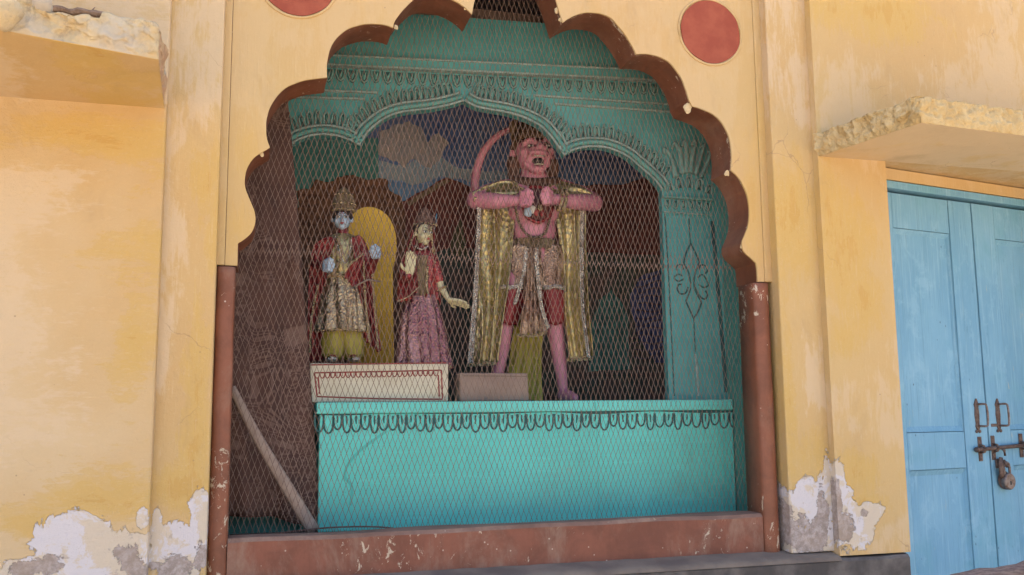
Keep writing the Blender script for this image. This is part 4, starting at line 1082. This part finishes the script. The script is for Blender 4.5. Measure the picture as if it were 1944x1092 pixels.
for k_, pts in enumerate(([(690,486),(693,560),(702,650)], [(604,540),(592,600),(588,670)], [(706,520),(712,590),(718,662)])):
    MB().tube(smooth_line([a1(a, b, -.075 if k_ != 1 else -.035) for a, b in pts], 6), .0055, 6, flat=.5).build('shawl_trim', M['goldtrim'], S1, smooth=True)
bead_line(m := MB(), [a1(637, 450, -.06), a1(645, 478, -.10), a1(655, 500, -.105), a1(664, 478, -.095), a1(668, 450, -.06)], .0052); m.build('necklace', M['silvertrim'], S1, smooth=True)['kind'] = 'stuff'
pts = [a1(670, 546, -.14), a1(686, 537, -.14), a1(699, 531, -.14), a1(722, 535, -.14)]
tag(MB().tube(pts, .005, 6).build('flute', simple('flute_wood', (.20, .14, .11), None, .6), None, smooth=True), 'thin bent brown flute held before the blue-faced statue', 'flute')
# rounded ochre board standing behind the blue-faced statue
pl = []
for px, py in [(664,690),(662,560),(660,470),(664,420),(676,401),(696,393),(716,396),(736,410),(748,433),(753,462),(751,492),(746,522),(748,690)]:
    q = at(px, py, .93); pl.append((q.x, max(q.z, bz+.001)))
o = prism([(v.x, v.y) for v in smooth_line([(x, z, 0) for x, z in pl], 4)], .93, .95, 'rounded_board', M['yellowboard'], None)
tag(o, 'ochre yellow round-topped board standing behind the blue-faced statue', 'board')

# ------------------------------------------------------------------ statue with the ivory face
Y2 = .60
def a2(px, py, dy=0.0): return at(px, py, Y2+dy)
S2 = thing('statue', 'small ivory-faced statue in mauve skirt and red veil, one palm raised', 'statue', (a2(803, 690).x, Y2, bz))
MP2 = (a2(800, 500)-a2(799, 500)).length
m = MB()
chain(m, [a2(801, 468), a2(801, 490), a2(800, 520), a2(800, 560), a2(802, 640)], [.022, .050, .048, .046, .05]); m.ell(a2(801, 492), (.078, .045, .042), 12, 8)
chain(m, [a2(776, 494), a2(762, 536, -.02), a2(776, 524, -.12)], [.026, .023, .016]); chain(m, [a2(822, 496), a2(832, 530, -.015)], [.028, .026])
m.build('body', M['maroon'], S2, remesh=.006)
m = MB(); chain(m, [a2(830, 522, -.012), a2(837, 545, -.02), a2(852, 570, -.06)], [.019, .018, .012]); m.build('forearm', M['ivory'], S2, remesh=.004)
m = MB(); open_hand(m, a2(778, 519, -.12), Vector((.05, -.1, 1)), Vector((.25, -1, 0)), .74, -1); m.build('hand', M['ivory'], S2, remesh=.003)
m = MB(); open_hand(m, a2(852, 570, -.06), Vector((1, -.15, -.25)), Vector((0, -.5, -1)), .72, 1); m.build('hand', M['ivory'], S2, remesh=.003)
hd, P, Rm = small_head(S2, a2(804, 445), 46*MP2, 33*MP2, M['ivory'], .42)
MB().ell(P(0, .16, .14), (.56*33*MP2, .52*33*MP2, .42*46*MP2), 14, 10).build('hair', M['hair'], S2, smooth=True)
G = []
for z, r_ in [(-6, 16), (0, 21), (4, 21), (12, 19), (22, 13), (30, 7), (35, 2)]:
    cc = a2(807, 428-z, .02); G.append([cc+Vector((r_*MP2*math.cos(t), .7*r_*MP2*math.sin(t), 0)) for t in [2*math.pi*q/30 for q in range(30)]])
crown = MB().grid(G, closeu=True).build('crown', foil('dull_crown', (.20, .11, .085), (.28, .17, .13), .45, 110, (.09, .04, .035), .55), S2, smooth=True)
m = MB(); [m.ell(a2(807, 427, .02)+Vector((21.5*MP2*math.cos(t), 15*MP2*math.sin(t), 0)), (.005,)*3, 6, 4) for t in [2*math.pi*q/22 for q in range(22)]]
m.build('crown_beads', M['goldtrim'], crown, smooth=True)['kind'] = 'stuff'
MB().tube(smooth_line([a2(820, 445, .05), a2(826, 425, .06), a2(829, 405, .07)], 4), [.010, .012, .011, .010, .009, .008, .006, .004, .002][:9], 6, flat=.4).build('feather', simple('feather_blue', (.10, .20, .26), (.06, .13, .18), .6), S2, smooth=True)
skirt('blouse', S2, M['maroon'], [(a2(801, 478), .045, .035), (a2(801, 488), .074, .05), (a2(800, 515), .066, .060), (a2(800, 545), .058, .055), (a2(800, 566), .062, .056)], 9, .05, 4)
skirt('skirt', S2, M['mauve'], [(a2(800, 560), .062, .058), (a2(801, 600), .092, .075), (a2(803, 650), .108, .086), (a2(804, 686), .118, .092), (a2(804, 700), .122, .094)], 12, .13, 3)
MB().tube([a2(804, 697)+Vector((.122*math.cos(t)*(1+.07*math.sin(13*t)), .094*math.sin(t)*(1+.07*math.sin(13*t)), .003*math.sin(9*t))) for t in [2*math.pi*q/90 for q in range(91)]], .006, 5).build('skirt_hem', M['goldtrim'], S2, smooth=True)
cloth('veil', S2, M['maroon'], [a2(792, 420, .0), a2(775, 460, .01), a2(758, 510, .0), a2(752, 572, -.02)], [a2(800, 418, .03), a2(786, 462, -.02), a2(786, 520, -.07), a2(782, 566, -.08)], 3, .013, seed=2)
cloth('veil', S2, M['maroon'], [a2(812, 420, .03), a2(815, 470, -.02), a2(812, 520, -.05), a2(808, 562, -.07)], [a2(822, 425, .02), a2(826, 480, .02), a2(834, 530, .01), a2(838, 575, -.01)], 3, .013, seed=6)
for pts, dy in (([(794,425),(778,465),(768,500)], -.04), ([(818,430),(822,470),(826,500)], -.03), ([(755,572),(775,563),(795,545)], -.10), ([(812,505),(810,535),(812,558)], -.085)):
    MB().tube(smooth_line([a2(a, b, dy) for a, b in pts], 6), .0055, 6, flat=.5).build('veil_trim', M['goldtrim'], S2, smooth=True)
bead_line(m := MB(), [a2(788, 468, -.035), a2(800, 474, -.055), a2(812, 468, -.035)], .0058); m.build('choker', M['silvertrim'], S2, smooth=True)['kind'] = 'stuff'
cloth('bodice_front', S2, M['brass'], [a2(793, 484, -.055), a2(792, 510, -.075), a2(793, 535, -.072), a2(794, 558, -.07)], [a2(812, 484, -.055), a2(810, 510, -.075), a2(809, 535, -.072), a2(808, 558, -.07)], 2, .005, seed=8, cols=16)
MB().tube([a2(838, 548, -.025)+Vector((.022*math.cos(t), .022*math.sin(t), .012*math.cos(t))) for t in [2*math.pi*q/16 for q in range(17)]], .005, 5).build('bangle', M['goldtrim'], S2, smooth=True)

# ------------------------------------------------------------------ large pink statue opening its chest
Y3 = .93
def a3(px, py, dy=0.0): return at(px, py, Y3+dy)
S3 = thing('statue', 'tall pink monkey-faced statue in gold cape holding its chest open', 'statue', (a3(1012, 750).x, Y3, PZ))
MP3 = (a3(1000, 500)-a3(999, 500)).length
zf = PZ+.004
def ground(v, z): v = v.copy(); v.z = z; return v
m = MB()
chain(m, [a3(1012, 330), a3(1013, 352), a3(1014, 372), a3(1014, 400), a3(1013, 430), a3(1012, 465), a3(1012, 490)], [.070, .095, .110, .112, .110, .106, .104], 14)
m.ell(a3(988, 372, -.02), (.105, .085, .075), 14, 10); m.ell(a3(1040, 372, -.02), (.105, .085, .075), 14, 10)
m.ell(a3(990, 402, -.055), (.075, .06, .065), 12, 8); m.ell(a3(1036, 402, -.055), (.075, .06, .065), 12, 8)
m.ell(a3(1013, 436, -.025), (.122, .092, .11), 14, 10)
chain(m, [a3(962, 364, .0), a3(925, 372, -.02), a3(903, 380, -.06)], [.068, .060, .050], 12); chain(m, [a3(903, 380, -.06), a3(945, 382, -.15), a3(985, 381, -.21)], [.050, .041, .026], 12)
chain(m, [a3(1066, 364, .0), a3(1105, 374, -.02), a3(1128, 385, -.06)], [.068, .060, .050], 12); chain(m, [a3(1128, 385, -.06), a3(1088, 383, -.15), a3(1046, 378, -.21)], [.050, .041, .026], 12)
lf = ground(a3(940, 748, -.02), zf); rf = ground(a3(1072, 748, -.02), zf)
chain(m, [a3(992, 492), a3(972, 560, -.02), a3(958, 620, -.02), a3(948, 690), lf+Vector((0, .02, .05))], [.085, .068, .046, .036, .026], 12); chain(m, [a3(1034, 492), a3(1046, 560, -.02), a3(1052, 610, -.02), a3(1062, 680), rf+Vector((0, .02, .05))], [.085, .068, .048, .038, .026], 12)
for f_ in (lf, rf): chain(m, [f_+Vector((0, .02, .03)), f_+Vector((.01, -.06, .022)), f_+Vector((.015, -.12, .014))], [.034, .030, .020], 10)
m.build('body', M['pink'], S3, remesh=.008)
for side, c in ((1, a3(996, 380, -.225)), (-1, a3(1038, 377, -.225))):
    m = MB(); fist(m, c, 1.12, side); m.build('hand', M['pink'], S3, remesh=.0045)
# head
hc = a3(1012, 292, -.03); k3 = MP3
def H(x, y, z): return a3(1012+x, 292+y, -.03) + Vector((0, z*k3, 0))
m = MB()
m.ell(H(0, -4, 8), (33*k3, 32*k3, 28*k3), 18, 12); m.ell(H(0, 10, -2), (31*k3, 28*k3, 26*k3), 16, 10)
m.ell(H(2, 3, -24), (19*k3, 14*k3, 12*k3), 14, 10); m.ell(H(2, 7, -28), (21*k3, 13*k3, 7*k3), 14, 10)        # muzzle, upper lip
m.ell(H(2, 36, -20), (15*k3, 13*k3, 8.5*k3), 12, 8)                                                             # chin
chain(m, [H(-19, 8, -16), H(-17, 24, -17), H(-8, 34, -22)], [8*k3, 7*k3, 6*k3], 8); chain(m, [H(24, 8, -16), H(21, 24, -17), H(12, 34, -22)], [8*k3, 7*k3, 6*k3], 8)
chain(m, [H(4, -14, -25), H(5, -4, -35)], [4.5*k3, 6.5*k3], 8); m.ell(H(-2, -2, -34), (4.6*k3,)*3, 8, 6); m.ell(H(12, -2, -34), (4.6*k3,)*3, 8, 6)
for s_ in (-1, 1):
    chain(m, [H(4+s_*5, -16, -23), H(4+s_*15, -21, -23), H(4+s_*27, -15, -14)], [3.6*k3, 4.4*k3, 3.4*k3], 8)  # brow ridge
    m.ell(H(3+s_*23, 1, -17), (10*k3, 9*k3, 8*k3), 10, 8)                                                       # cheek
hd = m.build('head', M['pink'], S3, remesh=.005)
for x, y in ((-36, 1), (38, 8)):
    mm = MB(); mm.ell(H(x, y, 8), (7*k3, 5*k3, 12*k3), 10, 8); mm.ell(H(x+(3 if x < 0 else -3), y+12, 6), (5*k3, 4*k3, 7*k3), 8, 6); mm.build('ear', M['pink'], S3, remesh=.005)
MB().ell(H(2, 21, -22), (12*k3, 12*k3, 7.5*k3), 16, 10).build('mouth', M['ink'], S3, smooth=True)
for y_, x0, x1, zz in ((13.6, -8, 12, -35.0), (28.0, -6, 10, -32.5)):
    MB().tube([H(x0+(x1-x0)*i/8, y_-.035*(i-4)**2*(1 if y_ < 20 else -1), zz+.12*(i-4)**2) for i in range(9)], 1.1*k3, 6).build('teeth', M['teeth'], S3, smooth=True)
MB().tube(smooth_line([H(-12, 14, -33), H(-6, 10.5, -36), H(2, 9.5, -37), H(10, 10.5, -36), H(16, 14, -33)], 4), 1.7*k3, 6).build('upper_lip', M['pink_dark'], S3, smooth=True)
for s_ in (-1, 1):
    e = MB().ell(H(4+s_*15.5, -8, -22), (6.6*k3, 4.4*k3, 4.0*k3), 12, 8).build('eye_socket', M['ink'], S3, smooth=True)
    MB().ell(H(4+s_*15.5-3, -8, -26), (2.3*k3, 2*k3, 2.0*k3), 8, 6).build('eye_white', M['eye'], e, smooth=True); MB().ell(H(4+s_*15.5+3.2, -7.6, -26), (2.1*k3, 2*k3, 1.8*k3), 8, 6).build('eye_white', M['eye'], e, smooth=True)
    MB().tube([H(4+s_*6, -18, -28), H(4+s_*15, -24.5, -27.5), H(4+s_*26, -19, -18)], [1.2*k3, 1.7*k3, .8*k3], 6).build('eyebrow', M['pink_dark'], S3, smooth=True)
    MB().tube(smooth_line([H(4+s_*10, 1, -34), H(4+s_*19, 6, -31), H(4+s_*24, 17, -24)], 4), 1.2*k3, 5).build('face_crease', M['pink_dark'], S3, smooth=True)
MB().ell(H(0, -8, 18), (40*k3, 30*k3, 36*k3), 18, 12).build('hair', M['brownhair'], S3, smooth=True)
for s_, pts in ((-1, [(-34,8),(-36,28),(-34,48),(-42,66)]), (1, [(37,12),(39,30),(37,48),(46,66)])):
    MB().tube(smooth_line([H(a, b, 6) for a, b in pts], 4), [13*k3*(1-.02*i) for i in range(13)], 8).build('side_hair', M['brownhair'], S3, smooth=True)
MB().tube(smooth_line([H(-40, 52, -2), H(-20, 58, -14), H(4, 60, -18), H(28, 58, -14), H(46, 54, -2)], 5), 10*k3, 8).build('beard_ruff', M['brownhair'], S3, smooth=True)
G = []
for z, r_ in [(0, 37.5), (4, 39), (8, 37), (14, 36), (24, 31), (36, 25), (46, 16), (54, 8), (60, 2)]:
    cc = H(0, -21-z, 5); G.append([cc+Vector((r_*k3*(1+.03*math.sin(12*t))*math.cos(t), .95*r_*k3*(1+.03*math.sin(12*t))*math.sin(t), .006*math.cos(t)*0)) for t in [2*math.pi*q/40 for q in range(40)]])
MB().grid(G, closeu=True).build('crown', foil('dark_crown', (.14, .075, .045), (.22, .13, .065), .5, 60, (.06, .03, .022), .5), S3, smooth=True)
cloth('head_cloth', S3, simple('brown_cloth', (.17, .10, .045), (.12, .07, .035), .8, scale=12, bump=.4), [H(-44, -60, 10), H(-40, -30, 6), H(-36, 0, 8), H(-40, 40, 14)], [H(-26, -72, 10), H(-30, -38, 2), H(-34, -6, 10), H(-30, 30, 16)], 2, .008, seed=2, cols=16)
# opened chest with the small figures in it
MB().ell(a3(1020, 388, -.115), (.085, .045, .094), 20, 12).build('open_chest', simple('dark_wound', (.075, .016, .018), (.12, .03, .03), .6, scale=30, bump=.6), S3, smooth=True)
MB().tube([a3(1020, 388, -.135)+Vector((.083*math.cos(t)*(1+.05*math.sin(5*t)), .0, .092*math.sin(t)*(1+.04*math.sin(7*t)))) for t in [2*math.pi*q/32 for q in range(33)]], .009, 6).build('chest_rim', M['redsatin'], S3, smooth=True)
for px, py, r_, mt in ((1002, 402, .022, 'blueskin'), (1010, 398, .018, 'eye'), (1025, 395, .016, 'goldtrim'), (1018, 404, .014, 'lipred'), (1030, 405, .015, 'maroon')):
    o = MB().ell(a3(px, py, -.165), (r_, r_*.7, r_*1.25), 12, 8); o.v = [v+Vector((.004*nz(v, 40), .004*nz(v, 50), .004*nz(v, 60))) for v in o.v]; o.build('chest_figure', M[mt], S3, smooth=True)
bead_line(m := MB(), [a3(980, 352, -.085), a3(978, 385, -.125), a3(986, 425, -.13), a3(1003, 447, -.125), a3(1020, 450, -.125), a3(1036, 440, -.13), a3(1046, 400, -.13), a3(1050, 355, -.09)], .0085); m.build('garland', simple('dull_beads', (.13, .09, .06), (.22, .16, .09), .45, .3), S3, smooth=True)['kind'] = 'stuff'
bead_line(m := MB(), [a3(972, 346, -.07), a3(990, 358, -.115), a3(1013, 364, -.125), a3(1036, 358, -.115), a3(1054, 346, -.07)], .008); m.build('necklace', M['goldtrim'], S3, smooth=True)['kind'] = 'stuff'
for px, w0 in ((1062, .052), (1070, .050)):
    MB().tube([a3(px, 380, -.185)+Vector((.008*math.cos(t), w0*math.sin(t)*.9, w0*math.cos(t))) for t in [2*math.pi*q/20 for q in range(21)]], .009, 6).build('bracelet', M['goldtrim'], S3, smooth=True)
# tail
tp = smooth_line([a3(985, 470, .12), a3(930, 420, .14), a3(904, 365, .12), a3(904, 330, .11), a3(916, 292, .10), a3(940, 262, .10), a3(968, 245, .11), a3(990, 236, .12)], 5)
MB().tube(tp, [.030-.016*i/len(tp) for i in range(len(tp))], 10).build('tail', M['pink'], S3, smooth=True)
# gold cape: over the shoulders and hanging from the arms
cloth('cape_shoulder', S3, M['gold'], [a3(985, 344, -.06), a3(955, 345, -.06), a3(925, 352, -.07), a3(897, 368, -.09)], [a3(985, 366, -.13), a3(955, 372, -.12), a3(925, 374, -.12), a3(900, 380, -.11)], 1.6, .010, seed=1, cols=26)
cloth('cape_shoulder', S3, M['gold'], [a3(1043, 344, -.06), a3(1075, 346, -.06), a3(1105, 354, -.07), a3(1133, 372, -.09)], [a3(1043, 366, -.13), a3(1075, 374, -.12), a3(1105, 378, -.12), a3(1130, 386, -.11)], 1.6, .010, seed=4, cols=26)
cloth('cape', S3, M['gold'], [a3(904, 386, -.06), a3(901, 470, -.05), a3(896, 580, -.05), a3(888, 694, -.04)], [a3(978, 384, -.05), a3(970, 470, -.06), a3(958, 580, -.07), a3(942, 690, -.06)], 2.2, .036, rows=50, cols=80, seed=2)
cloth('cape', S3, M['gold'], [a3(1050, 384, -.05), a3(1060, 470, -.06), a3(1064, 580, -.07), a3(1078, 684, -.06)], [a3(1112, 388, -.06), a3(1110, 470, -.05), a3(1112, 580, -.05), a3(1124, 680, -.04)], 1.9, .036, rows=50, cols=80, seed=7)
for pts in ([(905,388),(902,470),(896,580),(888,692)], [(1110,392),(1108,480),(1110,580),(1122,680)]):
    w_ = 9 if pts[0][0] < 1000 else -8
    cloth('cape_trim', S3, M['silvertrim'], [a3(a, b, -.092) for a, b in pts], [a3(a+w_, b, -.100) for a, b in pts], 1.3, .006, rows=60, cols=10, seed=pts[0][0])
for a_, b_ in (((889, 693), (942, 689)), ((1079, 683), (1123, 680))):
    MB().tube([a3(*a_, -.07).lerp(a3(*b_, -.07), i/20)+Vector((0, .016*math.sin(i*1.3), .005*math.sin(i*2.1))) for i in range(21)], .009, 6).build('cape_hem', M['goldtrim'], S3)
# brocade shorts, red leggings, front pleats
for sx, cx0 in ((-1, 990), (1, 1036)):
    skirt('brocade_shorts', S3, M['rosebrocade'], [(a3(cx0+sx*2, 470), .085, .10), (a3(cx0+sx*1, 500), .095, .105), (a3(cx0-sx*2+sx*0, 530, -.01), .082, .092), (a3(cx0-4 if sx < 0 else cx0+6, 552, -.015), .076, .084)], 7, .05, sx)
    c = a3(cx0-16 if sx < 0 else cx0+9, 549, -.015); MB().tube([c+Vector((.079*math.cos(t), .088*math.sin(t), .004*math.sin(7*t))) for t in [2*math.pi*q/30 for q in range(31)]], .012, 6).build('shorts_hem', M['silvertrim'], S3)
    xs = ((976, 968, 960) if sx < 0 else (1045, 1050, 1052))
    skirt('red_legging', S3, M['redsatin'], [(a3(xs[0], 545, -.018), .076, .078), (a3(xs[1], 585, -.02), .068, .070), (a3(xs[2], 618, -.02), .058, .060)], 5, .03, sx)
skirt('waist_belt', S3, M['brass'], [(a3(1012, 458, -.01), .118, .105), (a3(1012, 468, -.01), .122, .110), (a3(1012, 478, -.01), .120, .108)], 17, .02, 0)
cloth('front_pleats', S3, M['rosebrocade'], [a3(1000, 470, -.12), a3(996, 520, -.13), a3(990, 580, -.13), a3(984, 636, -.12)], [a3(1026, 470, -.12), a3(1028, 520, -.13), a3(1032, 580, -.13), a3(1038, 632, -.12)], 4, .020, rows=34, cols=50, seed=9)
for pts in ([(999,470),(995,510),(985,550),(977,578)], [(1018,470),(1020,520),(1027,580),(1040,624)]):
    cloth('pleat_trim', S3, M['silvertrim'], [a3(a-3.5, b, -.158) for a, b in pts], [a3(a+3.5, b, -.162) for a, b in pts], 1.2, .006, rows=34, cols=8, seed=pts[0][0])
MB().tube([a3(984, 636, -.145).lerp(a3(1038, 631, -.145), i/20)+Vector((0, .014*math.sin(i*1.4), .004*math.sin(i*2.3)-.012*math.sin(math.pi*i/20))) for i in range(21)], .007, 6).build('pleat_hem', M['goldtrim'], S3)
# yellow cloth hanging behind the legs
cloth('yellow_sash', S3, M['yellowcloth'], [a3(985, 560, .03), a3(975, 640, .02), a3(966, 700, .02), ground(a3(958, 752, .02), zf)], [a3(1032, 560, .03), a3(1030, 640, .02), a3(1030, 700, .02), ground(a3(1030, 752, .02), zf)], 3, .022, seed=4)
